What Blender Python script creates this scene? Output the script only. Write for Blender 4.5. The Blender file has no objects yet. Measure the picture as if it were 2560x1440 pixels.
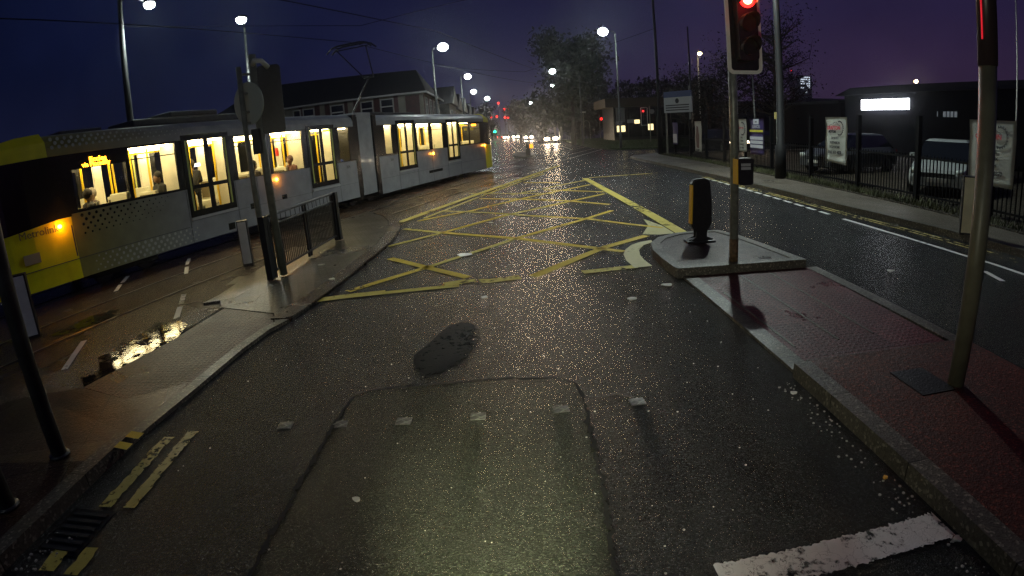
import bpy, bmesh, math, random
import numpy as np
from mathutils import Vector, Matrix
R = math.radians
S = bpy.context.scene
COL = S.collection

# ------------------------------------------------------------------ camera
cd = bpy.data.cameras.new('camera'); cam = bpy.data.objects.new('camera', cd); COL.objects.link(cam)
S.camera = cam
EYE = Vector((0, 0, 1.95)); PITCH, ROLL = .2743, -.0731
fw = Vector((0, math.cos(PITCH), -math.sin(PITCH))); up = Vector((0, math.sin(PITCH), math.cos(PITCH))); rt = Vector((1, 0, 0))
cx = math.cos(ROLL)*rt + math.sin(ROLL)*up; cy = -math.sin(ROLL)*rt + math.cos(ROLL)*up; cz = -fw
cam.matrix_world = Matrix(((cx.x, cy.x, cz.x, EYE.x), (cx.y, cy.y, cz.y, EYE.y), (cx.z, cy.z, cz.z, EYE.z), (0, 0, 0, 1)))
cd.type = 'PANO'; cd.sensor_fit = 'HORIZONTAL'; cd.sensor_width = 36; cd.clip_start = .02; cd.clip_end = 3000
cc = cd
cc.panorama_type = 'FISHEYE_LENS_POLYNOMIAL'; cc.fisheye_fov = math.pi
cc.fisheye_polynomial_k0 = 0; cc.fisheye_polynomial_k1 = -.050401; cc.fisheye_polynomial_k2 = 0
cc.fisheye_polynomial_k3 = 7.0302e-6; cc.fisheye_polynomial_k4 = 0

# ------------------------------------------------------------------ render settings
S.render.engine = 'CYCLES'
S.view_settings.view_transform = 'Standard'; S.view_settings.look = 'None'; S.view_settings.exposure = 0; S.view_settings.gamma = 1
cy_ = S.cycles
cy_.use_denoising = True
try: cy_.denoiser = 'OPENIMAGEDENOISE'
except Exception: pass
cy_.max_bounces = 6; cy_.diffuse_bounces = 3; cy_.glossy_bounces = 3; cy_.transparent_max_bounces = 12; cy_.volume_bounces = 0
cy_.transmission_bounces = 4; cy_.sample_clamp_indirect = 4; cy_.sample_clamp_direct = 20
cy_.denoising_prefilter = 'NONE'
cy_.caustics_reflective = False; cy_.caustics_refractive = False
cy_.use_light_tree = True

# ------------------------------------------------------------------ sky at late dusk
W = bpy.data.worlds.new('World'); S.world = W; W.use_nodes = True
nt = W.node_tree; N = nt.nodes; LK = nt.links; N.clear()
wo = N.new('ShaderNodeOutputWorld'); bg = N.new('ShaderNodeBackground'); tc = N.new('ShaderNodeTexCoord')
sx = N.new('ShaderNodeSeparateXYZ'); cr = N.new('ShaderNodeValToRGB'); LK.new(tc.outputs['Generated'], sx.inputs[0]); LK.new(sx.outputs[2], cr.inputs[0])
e = cr.color_ramp.elements; e[0].position = 0; e[0].color = (.034, .026, .052, 1); e[1].position = .6; e[1].color = (.0030, .0050, .021, 1)
m = cr.color_ramp.elements.new(.18); m.color = (.0130, .0130, .036, 1)
nz = N.new('ShaderNodeTexNoise'); nz.inputs['Scale'].default_value = 1.7; nz.inputs['Detail'].default_value = 5; nz.inputs['Roughness'].default_value = .55
LK.new(tc.outputs['Generated'], nz.inputs['Vector'])
mr = N.new('ShaderNodeMapRange'); mr.inputs['From Min'].default_value = .3; mr.inputs['From Max'].default_value = .7; mr.inputs['To Min'].default_value = .45; mr.inputs['To Max'].default_value = 1.5
LK.new(nz.outputs[0], mr.inputs['Value'])
# town glow: brighter and more violet towards the town on the right (+x)
mx = N.new('ShaderNodeMapRange'); mx.inputs['From Min'].default_value = -.75; mx.inputs['From Max'].default_value = .6; mx.inputs['To Min'].default_value = .5; mx.inputs['To Max'].default_value = 1.2
LK.new(sx.outputs[0], mx.inputs['Value'])
mm = N.new('ShaderNodeMath'); mm.operation = 'MULTIPLY'; LK.new(mr.outputs[0], mm.inputs[0]); LK.new(mx.outputs[0], mm.inputs[1])
tint = N.new('ShaderNodeMix'); tint.data_type = 'RGBA'; tint.blend_type = 'MULTIPLY'; tint.inputs[0].default_value = 1; tr_ = N.new('ShaderNodeValToRGB'); tr_.color_ramp.elements[0].color = (.55, .85, 1.25, 1); tr_.color_ramp.elements[1].color = (1.22, .84, 1.0, 1); tr_.color_ramp.elements[0].position = .25; tr_.color_ramp.elements[1].position = .8
ta = N.new('ShaderNodeMapRange'); ta.inputs['From Min'].default_value = -1; LK.new(sx.outputs[0], ta.inputs['Value']); LK.new(ta.outputs[0], tr_.inputs[0])
LK.new(cr.outputs[0], tint.inputs[6]); LK.new(tr_.outputs[0], tint.inputs[7]); LK.new(tint.outputs[2], bg.inputs[0]); LK.new(mm.outputs[0], bg.inputs[1]); LK.new(bg.outputs[0], wo.inputs[0])

# ------------------------------------------------------------------ helpers: materials
MATS = {}
def mat(name, col=(.5, .5, .5), rough=.6, metal=0., var=0., vscale=6., bump=0., bscale=40., col2=None, emit=None, estr=0., spec=.5, coat=0., rvar=0.):
    if name in MATS: return MATS[name]
    m = bpy.data.materials.new(name); m.use_nodes = True; t = m.node_tree; b = t.nodes['Principled BSDF']
    b.inputs['Base Color'].default_value = (*col, 1); b.inputs['Roughness'].default_value = rough; b.inputs['Metallic'].default_value = metal
    b.inputs['Specular IOR Level'].default_value = spec; b.inputs['Coat Weight'].default_value = coat
    if emit is not None:
        b.inputs['Emission Color'].default_value = (*emit, 1); b.inputs['Emission Strength'].default_value = estr
    if var > 0 or col2 or rvar > 0:
        tcn = t.nodes.new('ShaderNodeTexCoord'); n = t.nodes.new('ShaderNodeTexNoise'); n.inputs['Scale'].default_value = vscale; n.inputs['Detail'].default_value = 6
        t.links.new(tcn.outputs['Object'], n.inputs['Vector'])
        if var > 0 or col2:
            r = t.nodes.new('ShaderNodeValToRGB'); c2 = col2 or tuple(c*(1-var) for c in col); c1 = col if col2 else tuple(min(1, c*(1+var)) for c in col)
            r.color_ramp.elements[0].position = .35; r.color_ramp.elements[0].color = (*c2, 1); r.color_ramp.elements[1].position = .65; r.color_ramp.elements[1].color = (*c1, 1)
            t.links.new(n.outputs[0], r.inputs[0]); t.links.new(r.outputs[0], b.inputs['Base Color'])
        if rvar > 0:
            q = t.nodes.new('ShaderNodeMapRange'); q.inputs['From Min'].default_value = .35; q.inputs['From Max'].default_value = .65
            q.inputs['To Min'].default_value = max(.02, rough-rvar); q.inputs['To Max'].default_value = rough+rvar
            t.links.new(n.outputs[0], q.inputs['Value']); t.links.new(q.outputs[0], b.inputs['Roughness'])
    if bump > 0:
        tc2 = t.nodes.new('ShaderNodeTexCoord'); n2 = t.nodes.new('ShaderNodeTexNoise'); n2.inputs['Scale'].default_value = bscale; n2.inputs['Detail'].default_value = 5
        t.links.new(tc2.outputs['Object'], n2.inputs['Vector']); bp = t.nodes.new('ShaderNodeBump'); bp.inputs['Strength'].default_value = bump; bp.inputs['Distance'].default_value = .01
        t.links.new(n2.outputs[0], bp.inputs['Height']); t.links.new(bp.outputs[0], b.inputs['Normal'])
    MATS[name] = m; return m

def ground_mat(name, c1, c2, rough_lo, rough_hi, stone=110, bstr=.55, bdist=.004, patch=.35, brick=None, dots=None, tone=None, tonescale=.35, joint=(.012, .011, .010), spec=.26, glint=2.2):
    """wet mineral surface: stone grain, wet and dry areas, optional paving joints or tactile blisters"""
    m = bpy.data.materials.new(name); m.use_nodes = True; t = m.node_tree; n = t.nodes; l = t.links; b = n['Principled BSDF']
    b.inputs['Specular IOR Level'].default_value = spec
    tcn = n.new('ShaderNodeTexCoord'); O = tcn.outputs['Object']
    dst = n.new('ShaderNodeTexNoise'); dst.inputs['Scale'].default_value = 9; dst.inputs['Detail'].default_value = 3; l.new(O, dst.inputs['Vector'])
    dmx = n.new('ShaderNodeVectorMath'); dmx.operation = 'MULTIPLY_ADD'; dmx.inputs[1].default_value = (.06, .06, .06); l.new(dst.outputs['Color'], dmx.inputs[0]); l.new(O, dmx.inputs[2])
    fine = n.new('ShaderNodeTexVoronoi'); fine.inputs['Scale'].default_value = stone; l.new(dmx.outputs[0], fine.inputs['Vector'])
    grit = n.new('ShaderNodeTexNoise'); grit.inputs['Scale'].default_value = stone*.38; grit.inputs['Detail'].default_value = 4; l.new(O, grit.inputs['Vector'])
    big = n.new('ShaderNodeTexNoise'); big.inputs['Scale'].default_value = patch; big.inputs['Detail'].default_value = 7; big.inputs['Roughness'].default_value = .6; l.new(O, big.inputs['Vector'])
    mid = n.new('ShaderNodeTexNoise'); mid.inputs['Scale'].default_value = 3.2; mid.inputs['Detail'].default_value = 6; l.new(O, mid.inputs['Vector'])
    # colour
    mixc = n.new('ShaderNodeMix'); mixc.data_type = 'RGBA'; mixc.inputs[6].default_value = (*c1, 1); mixc.inputs[7].default_value = (*c2, 1)
    sep = n.new('ShaderNodeSeparateColor'); l.new(fine.outputs['Color'], sep.inputs[0])
    av = n.new('ShaderNodeMath'); av.operation = 'MULTIPLY_ADD'; av.inputs[1].default_value = .45; l.new(sep.outputs[0], av.inputs[0])
    md = n.new('ShaderNodeMath'); md.operation = 'MULTIPLY'; md.inputs[1].default_value = .6; l.new(mid.outputs[0], md.inputs[0]); l.new(md.outputs[0], av.inputs[2])
    l.new(av.outputs[0], mixc.inputs[0]); colout = mixc.outputs[2]
    pa = n.new('ShaderNodeMapRange'); pa.inputs['From Min'].default_value = .80; pa.inputs['From Max'].default_value = .97; l.new(sep.outputs[2], pa.inputs['Value'])
    pm = n.new('ShaderNodeMix'); pm.data_type = 'RGBA'; pm.inputs[7].default_value = (*[min(.5, c*glint) for c in c2], 1)  # palest stones also carry wet glints as plain colour
    if tone:
        tn = n.new('ShaderNodeTexNoise'); tn.inputs['Scale'].default_value = tonescale; tn.inputs['Detail'].default_value = 4; l.new(O, tn.inputs['Vector'])
        tr = n.new('ShaderNodeMapRange'); tr.inputs['From Min'].default_value = .35; tr.inputs['From Max'].default_value = .72; l.new(tn.outputs[0], tr.inputs['Value'])
        tm = n.new('ShaderNodeMix'); tm.data_type = 'RGBA'; tm.inputs[7].default_value = (*tone, 1); l.new(tr.outputs[0], tm.inputs[0]); l.new(colout, tm.inputs[6]); colout = tm.outputs[2]
    hgt = n.new('ShaderNodeMath'); hgt.operation = 'MULTIPLY_ADD'; hgt.inputs[1].default_value = 2.6; l.new(grit.outputs[0], hgt.inputs[0]); l.new(fine.outputs['Distance'], hgt.inputs[2]); H = hgt.outputs[0]
    l.new(pa.outputs[0], pm.inputs[0]); l.new(colout, pm.inputs[6]); colout = pm.outputs[2]
    gm2 = n.new('ShaderNodeMath'); gm2.operation = 'MULTIPLY_ADD'; gm2.inputs[1].default_value = .8; l.new(sep.outputs[1], gm2.inputs[0]); l.new(H, gm2.inputs[2]); H = gm2.outputs[0]
    if brick:
        bw, bh, rot, mort = brick
        mp = n.new('ShaderNodeMapping'); mp.inputs['Rotation'].default_value = (0, 0, rot); l.new(O, mp.inputs[0])
        bk = n.new('ShaderNodeTexBrick'); bk.inputs['Scale'].default_value = 1; bk.inputs['Brick Width'].default_value = bw; bk.inputs['Row Height'].default_value = bh
        bk.inputs['Mortar Size'].default_value = mort; bk.inputs['Mortar Smooth'].default_value = .15; l.new(mp.outputs[0], bk.inputs['Vector'])
        bk.inputs['Color1'].default_value = (1, 1, 1, 1); bk.inputs['Color2'].default_value = (.62, .62, .62, 1); bk.inputs['Mortar'].default_value = (*[j*8 for j in joint], 1)
        mu = n.new('ShaderNodeMix'); mu.data_type = 'RGBA'; mu.blend_type = 'MULTIPLY'; mu.inputs[0].default_value = 1; l.new(colout, mu.inputs[6]); l.new(bk.outputs['Color'], mu.inputs[7]); colout = mu.outputs[2]
        hb = n.new('ShaderNodeMath'); hb.operation = 'MULTIPLY_ADD'; hb.inputs[1].default_value = -3.; l.new(bk.outputs['Fac'], hb.inputs[0]); l.new(H, hb.inputs[2]); H = hb.outputs[0]
    if dots:
        sp, rad = dots
        ds = []
        for ax in (0, 1):
            s_ = n.new('ShaderNodeSeparateXYZ'); l.new(O, s_.inputs[0])
            a = n.new('ShaderNodeMath'); a.operation = 'PINGPONG'; a.inputs[1].default_value = sp/2; l.new(s_.outputs[ax], a.inputs[0])
            p = n.new('ShaderNodeMath'); p.operation = 'POWER'; p.inputs[1].default_value = 2; l.new(a.outputs[0], p.inputs[0]); ds.append(p)
        ad = n.new('ShaderNodeMath'); ad.operation = 'ADD'; l.new(ds[0].outputs[0], ad.inputs[0]); l.new(ds[1].outputs[0], ad.inputs[1])
        sq = n.new('ShaderNodeMath'); sq.operation = 'SQRT'; l.new(ad.outputs[0], sq.inputs[0])
        rm = n.new('ShaderNodeMapRange'); rm.inputs['From Min'].default_value = rad*.72; rm.inputs['From Max'].default_value = rad*1.15; rm.inputs['To Min'].default_value = 1; rm.inputs['To Max'].default_value = 0
        l.new(sq.outputs[0], rm.inputs['Value'])
        mk = n.new('ShaderNodeMix'); mk.data_type = 'RGBA'; mk.blend_type = 'MULTIPLY'; mk.inputs[7].default_value = (.35, .35, .36, 1); l.new(rm.outputs[0], mk.inputs[0]); l.new(colout, mk.inputs[6]); colout = mk.outputs[2]
        hb = n.new('ShaderNodeMath'); hb.operation = 'MULTIPLY_ADD'; hb.inputs[1].default_value = 1.5; l.new(rm.outputs[0], hb.inputs[0]); l.new(H, hb.inputs[2]); H = hb.outputs[0]
    l.new(colout, b.inputs['Base Color'])
    rr = n.new('ShaderNodeMapRange'); rr.inputs['From Min'].default_value = .3; rr.inputs['From Max'].default_value = .7; rr.inputs['To Min'].default_value = rough_lo; rr.inputs['To Max'].default_value = rough_hi
    l.new(big.outputs[0], rr.inputs['Value']); l.new(rr.outputs[0], b.inputs['Roughness'])
    # standing water flattens the grain
    bs = n.new('ShaderNodeMapRange'); bs.inputs['From Min'].default_value = .38; bs.inputs['From Max'].default_value = .55; bs.inputs['To Min'].default_value = bstr*.92; bs.inputs['To Max'].default_value = bstr
    l.new(big.outputs[0], bs.inputs['Value'])
    bp = n.new('ShaderNodeBump'); bp.inputs['Distance'].default_value = bdist; l.new(bs.outputs[0], bp.inputs['Strength']); l.new(H, bp.inputs['Height']); l.new(bp.outputs[0], b.inputs['Normal'])
    MATS[name] = m; return m

def worn_mat(name, col, wear=.5, wscale=9., rough=.45, crack=False):
    m = bpy.data.materials.new(name); m.use_nodes = True; t = m.node_tree; n = t.nodes; l = t.links; b = n['Principled BSDF']
    tcn = n.new('ShaderNodeTexCoord'); a = n.new('ShaderNodeTexNoise'); a.inputs['Scale'].default_value = wscale; a.inputs['Detail'].default_value = 10; a.inputs['Roughness'].default_value = .68
    l.new(tcn.outputs['Object'], a.inputs['Vector'])
    g = n.new('ShaderNodeTexNoise'); g.inputs['Scale'].default_value = 1.1; g.inputs['Detail'].default_value = 5; l.new(tcn.outputs['Object'], g.inputs['Vector'])
    s = n.new('ShaderNodeMath'); s.operation = 'ADD'; l.new(a.outputs[0], s.inputs[0]); l.new(g.outputs[0], s.inputs[1])
    q = n.new('ShaderNodeMapRange'); q.inputs['From Min'].default_value = wear*2-.06; q.inputs['From Max'].default_value = wear*2+.05; l.new(s.outputs[0], q.inputs['Value'])
    fac = q.outputs[0]
    if crack:
        v = n.new('ShaderNodeTexVoronoi'); v.feature = 'DISTANCE_TO_EDGE'; v.inputs['Scale'].default_value = 6
        ns = n.new('ShaderNodeTexNoise'); ns.inputs['Scale'].default_value = 14; l.new(tcn.outputs['Object'], ns.inputs['Vector'])
        mxx = n.new('ShaderNodeMix'); mxx.data_type = 'VECTOR'; mxx.inputs[0].default_value = .3; l.new(tcn.outputs['Object'], mxx.inputs[4]); l.new(ns.outputs['Color'], mxx.inputs[5]); l.new(mxx.outputs[1], v.inputs['Vector'])
        cq = n.new('ShaderNodeMapRange'); cq.inputs['From Min'].default_value = .0; cq.inputs['From Max'].default_value = .010; l.new(v.outputs['Distance'], cq.inputs['Value'])
        cm = n.new('ShaderNodeMath'); cm.operation = 'MULTIPLY'; l.new(fac, cm.inputs[0]); l.new(cq.outputs[0], cm.inputs[1]); fac = cm.outputs[0]
    cr_ = n.new('ShaderNodeMix'); cr_.data_type = 'RGBA'; cr_.inputs[6].default_value = (*[c*.6 for c in col], 1); cr_.inputs[7].default_value = (*col, 1); l.new(a.outputs[0], cr_.inputs[0]); l.new(cr_.outputs[2], b.inputs['Base Color'])
    b.inputs['Roughness'].default_value = rough; b.inputs['Specular IOR Level'].default_value = .25
    bp = n.new('ShaderNodeBump'); bp.inputs['Strength'].default_value = .4; bp.inputs['Distance'].default_value = .004
    vv = n.new('ShaderNodeTexVoronoi'); vv.inputs['Scale'].default_value = 90; l.new(tcn.outputs['Object'], vv.inputs['Vector']); l.new(vv.outputs['Distance'], bp.inputs['Height']); l.new(bp.outputs[0], b.inputs['Normal'])
    tr = n.new('ShaderNodeBsdfTransparent'); ms = n.new('ShaderNodeMixShader'); l.new(fac, ms.inputs[0]); l.new(tr.outputs[0], ms.inputs[1]); l.new(b.outputs[0], ms.inputs[2])
    l.new(ms.outputs[0], n['Material Output'].inputs[0]); MATS[name] = m; return m

def glass_mat(name, tint=(.8, .8, .75), gloss=.12, rough=.03):
    m = bpy.data.materials.new(name); m.use_nodes = True; t = m.node_tree; n = t.nodes; l = t.links; n.remove(n['Principled BSDF'])
    tr = n.new('ShaderNodeBsdfTransparent'); tr.inputs[0].default_value = (*tint, 1); gl = n.new('ShaderNodeBsdfGlossy'); gl.inputs['Roughness'].default_value = rough
    lw = n.new('ShaderNodeLayerWeight'); lw.inputs[0].default_value = .12; gm_ = n.new('ShaderNodeNewGeometry'); iv = n.new('ShaderNodeMath'); iv.operation = 'SUBTRACT'; iv.inputs[0].default_value = 1; l.new(gm_.outputs['Backfacing'], iv.inputs[1])
    fr = n.new('ShaderNodeMath'); fr.operation = 'MULTIPLY'; l.new(lw.outputs['Fresnel'], fr.inputs[0]); l.new(iv.outputs[0], fr.inputs[1]); ms = n.new('ShaderNodeMixShader')
    l.new(fr.outputs[0], ms.inputs[0]); l.new(tr.outputs[0], ms.inputs[1]); l.new(gl.outputs[0], ms.inputs[2]); l.new(ms.outputs[0], n['Material Output'].inputs[0])
    MATS[name] = m; return m

def emis(name, col, s): return mat(name, col=tuple(c*.5 for c in col), rough=.4, emit=col, estr=s)

# ------------------------------------------------------------------ helpers: geometry
class MB:
    def __init__(s): s.bm = bmesh.new()
    def box(s, x0, x1, y0, y1, z0, z1, M=None, bev=0.):
        vs = [s.bm.verts.new((x, y, z)) for z in (z0, z1) for y in (y0, y1) for x in (x0, x1)]
        fs = [(0, 2, 3, 1), (4, 5, 7, 6), (0, 1, 5, 4), (2, 6, 7, 3), (0, 4, 6, 2), (1, 3, 7, 5)]
        F = [s.bm.faces.new([vs[i] for i in f]) for f in fs]
        if M: bmesh.ops.transform(s.bm, matrix=M, verts=vs)
        if bev > 0: bmesh.ops.bevel(s.bm, geom=list({e for f in F for e in f.edges}), offset=bev, segments=2, affect='EDGES', profile=.7)
        return s
    def prism(s, poly, z0, z1, M=None):
        a = [s.bm.verts.new((p[0], p[1], z0)) for p in poly]; b = [s.bm.verts.new((p[0], p[1], z1)) for p in poly]
        n = len(poly)
        s.bm.faces.new(b); s.bm.faces.new(list(reversed(a)))
        for i in range(n): s.bm.faces.new((a[i], a[(i+1) % n], b[(i+1) % n], b[i]))
        if M: bmesh.ops.transform(s.bm, matrix=M, verts=a+b)
        return s
    def poly(s, pts, z=None):
        vs = [s.bm.verts.new((p[0], p[1], z if z is not None else p[2])) for p in pts]; f = s.bm.faces.new(vs)
        f.normal_update()
        if z is not None and f.normal.z < 0: f.normal_flip()
        return s
    def loft(s, rings, cap=True, closed=True):
        V = [[s.bm.verts.new(p) for p in r] for r in rings]; n = len(rings[0])
        for a, b in zip(V, V[1:]):
            for i in range(n if closed else n-1): s.bm.faces.new((a[i], a[(i+1) % n], b[(i+1) % n], b[i]))
        if cap:
            try: s.bm.faces.new(list(reversed(V[0]))); s.bm.faces.new(V[-1])
            except Exception: pass
        return s
    def tube(s, pts, r, seg=8, cap=True):
        pts = [Vector(p) for p in pts]; rs = r if isinstance(r, (list, tuple)) else [r]*len(pts); rings = []
        for i, p in enumerate(pts):
            d = (pts[min(i+1, len(pts)-1)] - pts[max(i-1, 0)]).normalized()
            a = Vector((0, 0, 1)) if abs(d.z) < .9 else Vector((1, 0, 0)); u = d.cross(a).normalized(); v = d.cross(u)
            rings.append([p + rs[i]*(math.cos(t)*u + math.sin(t)*v) for t in [2*math.pi*k/seg for k in range(seg)]])
        return s.loft(rings, cap)
    def lathe(s, prof, c=(0, 0, 0), seg=20, M=None):
        rings = [[(c[0]+r*math.cos(2*math.pi*k/seg), c[1]+r*math.sin(2*math.pi*k/seg), c[2]+z) for k in range(seg)] for r, z in prof]
        n0 = len(s.bm.verts); s.loft(rings)
        if M: s.bm.verts.ensure_lookup_table(); bmesh.ops.transform(s.bm, matrix=M, verts=s.bm.verts[n0:])
        return s
    def disc(s, c, r, nrm, seg=16, th=.004):
        c = Vector(c); nrm = Vector(nrm).normalized(); return s.tube([c, c+nrm*th], r, seg)
    def ball(s, c, r, sub=2, sc=(1, 1, 1)):
        v = bmesh.ops.create_icosphere(s.bm, subdivisions=sub, radius=r)['verts']
        bmesh.ops.scale(s.bm, vec=sc, verts=v); bmesh.ops.translate(s.bm, vec=c, verts=v); return s
    def ribbon(s, pts, w, z, z0=None, side=0):
        """band of width w along a polyline; side 0 centred, +1 to the left of the direction, -1 to the right"""
        P = [Vector((p[0], p[1])) for p in pts]; L = []; Q = []
        for i, p in enumerate(P):
            d = (P[min(i+1, len(P)-1)] - P[max(i-1, 0)]).normalized(); nn = Vector((-d.y, d.x))
            a = {0: (.5, -.5), 1: (1, 0), -1: (0, -1)}[side]; L.append(p+nn*w*a[0]); Q.append(p+nn*w*a[1])
        poly = L + list(reversed(Q))
        if z0 is None:
            vs = [[s.bm.verts.new((p.x, p.y, z)) for p in X] for X in (L, Q)]
            for i in range(len(P)-1): s.bm.faces.new((vs[1][i], vs[1][i+1], vs[0][i+1], vs[0][i]))
        else:
            for i in range(len(P)-1):
                a = [L[i], Q[i], Q[i+1], L[i+1]]; g = .004
                s.prism([(q.x, q.y) for q in a], z0, z)
        return s
    def build(s, name, m, parent=None, smooth=False, loc=None, rz=None):
        bmesh.ops.recalc_face_normals(s.bm, faces=s.bm.faces) if s.bm.faces else None
        me = bpy.data.meshes.new(name); s.bm.to_mesh(me); s.bm.free()
        for x in (m if isinstance(m, (list, tuple)) else [m]): me.materials.append(x)
        if smooth:
            for p in me.polygons: p.use_smooth = True
        o = bpy.data.objects.new(name, me); COL.objects.link(o)
        if parent: o.parent = parent
        if loc is not None: o.location = loc
        if rz is not None: o.rotation_euler.z = rz
        return o

def islands(mb):
    seen = set(); out = []
    for v in mb.bm.verts:
        if v in seen: continue
        st_ = [v]; comp = []
        seen.add(v)
        while st_:
            q = st_.pop(); comp.append(q)
            for e_ in q.link_edges:
                o_ = e_.other_vert(q)
                if o_ not in seen: seen.add(o_); st_.append(o_)
        out.append(comp)
    return out
def build_each(mb, name, m, parent, smooth=False):
    """every loose piece becomes a part of its own"""
    mb.bm.verts.index_update(); res = []
    for comp in islands(mb):
        ids = {v: i for i, v in enumerate(comp)}; me = bpy.data.meshes.new(name)
        fs = {f for v in comp for f in v.link_faces}
        me.from_pydata([v.co[:] for v in comp], [], [[ids[v] for v in f.verts] for f in fs]); me.materials.append(m)
        for p in me.polygons: p.use_smooth = smooth
        o = bpy.data.objects.new(name, me); COL.objects.link(o); o.parent = parent; res.append(o)
    mb.bm.free(); return res

def tag(o, label=None, cat=None, group=None, kind=None):
    if label: o['label'] = label
    if cat: o['category'] = cat
    if group: o['group'] = group
    if kind: o['kind'] = kind
    return o
def thing(name, label, cat, loc=(0, 0, 0), rz=0., group=None):
    o = bpy.data.objects.new(name, None); COL.objects.link(o); o.location = loc; o.rotation_euler.z = rz; o.empty_display_size = .2
    return tag(o, label, cat, group)
def copy_tree(o, parent=None):
    c = o.copy(); COL.objects.link(c); c.parent = parent
    for ch in list(o.children): copy_tree(ch, c)
    return c
def struct(name, mb, m): return tag(mb.build(name, m), kind='structure')
def text(body, size, m, parent, loc, rot=(math.pi/2, 0, 0), sx=1., ext=.002, align='CENTER', name='lettering', bold=0.):
    cu = bpy.data.curves.new('t', 'FONT'); cu.body = body; cu.size = size; cu.extrude = ext; cu.align_x = align; cu.align_y = 'CENTER'; cu.offset = bold
    cu.resolution_u = 3
    o = bpy.data.objects.new('t', cu); COL.objects.link(o); bpy.context.view_layer.update()
    me = bpy.data.meshes.new_from_object(o.evaluated_get(bpy.context.evaluated_depsgraph_get())); me.name = name
    bpy.data.objects.remove(o); bpy.data.curves.remove(cu)
    me.materials.clear(); me.materials.append(m)
    q = bpy.data.objects.new(name, me); COL.objects.link(q); q.parent = parent; q.location = loc; q.rotation_euler = rot; q.scale = (sx, 1, 1); return q

# ------------------------------------------------------------------ materials
ASPH = ground_mat('wet_asphalt', (.0015, .0016, .0019), (.024, .026, .030), .15, .28, stone=100, bstr=.85, bdist=.014, patch=.28, tone=(.010, .0105, .012), spec=.34, glint=1.6)
PATCH = ground_mat('patch_asphalt', (.0018, .0022, .0018), (.026, .030, .024), .16, .28, stone=130, bstr=1., bdist=.010, patch=.9, tone=(.014, .018, .014), tonescale=1.3, spec=.3, glint=1.8)
BED = ground_mat('track_paving', (.015, .009, .006), (.062, .038, .024), .16, .34, stone=70, bstr=.8, bdist=.008, patch=.45, tone=(.026, .016, .010), tonescale=.5)
PAVE_L = ground_mat('footway_paving', (.016, .012, .008), (.050, .037, .026), .24, .42, stone=80, bstr=.35, patch=.7, brick=(.6, .6, 1.15, .006), tone=(.034, .013, .008), tonescale=.8, spec=.14)
COBBLE = ground_mat('cobbles', (.009, .009, .008), (.038, .037, .034), .22, .4, stone=60, bstr=.6, patch=.8, brick=(.19, .12, 1.2, .014))
TACT_L = ground_mat('tactile_buff', (.024, .011, .008), (.062, .032, .025), .24, .42, stone=90, bstr=.5, patch=.9, brick=(.4, .4, 0., .004), dots=(.066, .014), tone=(.038, .017, .013), tonescale=1.1, spec=.08)
TACT_R = ground_mat('tactile_red', (.070, .018, .020), (.165, .050, .052), .24, .42, stone=90, bstr=.5, patch=1.1, brick=(.4, .4, 0., .005), dots=(.066, .014), tone=(.080, .017, .020), tonescale=.9, spec=.14, joint=(.09, .07, .07))
REDPAVE = ground_mat('red_tarmac', (.030, .007, .004), (.090, .022, .013), .45, .7, stone=70, bstr=.5, patch=1.4, tone=(.038, .012, .009), tonescale=2.2)
BLOCK = ground_mat('block_paving', (.022, .015, .013), (.080, .055, .047), .25, .45, stone=80, bstr=.4, patch=1.2, brick=(.2, .1, .35, .006), tone=(.055, .026, .022), tonescale=1.3)
PAVE_R = ground_mat('right_footway', (.050, .044, .038), (.150, .130, .105), .25, .5, stone=90, bstr=.5, patch=.5, tone=(.070, .060, .045), tonescale=.6)
KERB = ground_mat('kerb_stone', (.040, .037, .030), (.125, .115, .092), .28, .5, stone=60, bstr=.4, patch=1.5, brick=(.9, 30., 1.5708, .006))
SOIL = ground_mat('soil', (.010, .009, .006), (.050, .040, .026), .6, .9, stone=25, bstr=.9, bdist=.03, patch=1.)
TURF = ground_mat('turf', (.012, .022, .006), (.040, .062, .020), .7, .95, stone=18, bstr=.9, bdist=.05, patch=.6)
YEL = worn_mat('yellow_paint', (.78, .55, .03), wear=.412, wscale=11, rough=.6)
YELF = worn_mat('faded_yellow_paint', (.66, .54, .07), wear=.43, wscale=8, rough=.55)
YELP = worn_mat('pale_yellow_paint', (.66, .60, .26), wear=.40, wscale=14, rough=.4)
WHT = worn_mat('white_paint', (.78, .78, .75), wear=.40, wscale=12, rough=.4)
WHTC = worn_mat('cracked_white_paint', (.85, .85, .82), wear=.46, wscale=14, rough=.42, crack=True)
STAINM = worn_mat('damp_stain', (.005, .0045, .004), wear=.45, wscale=16, rough=.5)
STAINM.node_tree.nodes['Principled BSDF'].inputs['Specular IOR Level'].default_value = .1
DARKSTAIN = mat('oil_stain', (.003, .0025, .0025), .75, var=.3, vscale=9, bump=.8, bscale=90, spec=.12)
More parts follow.
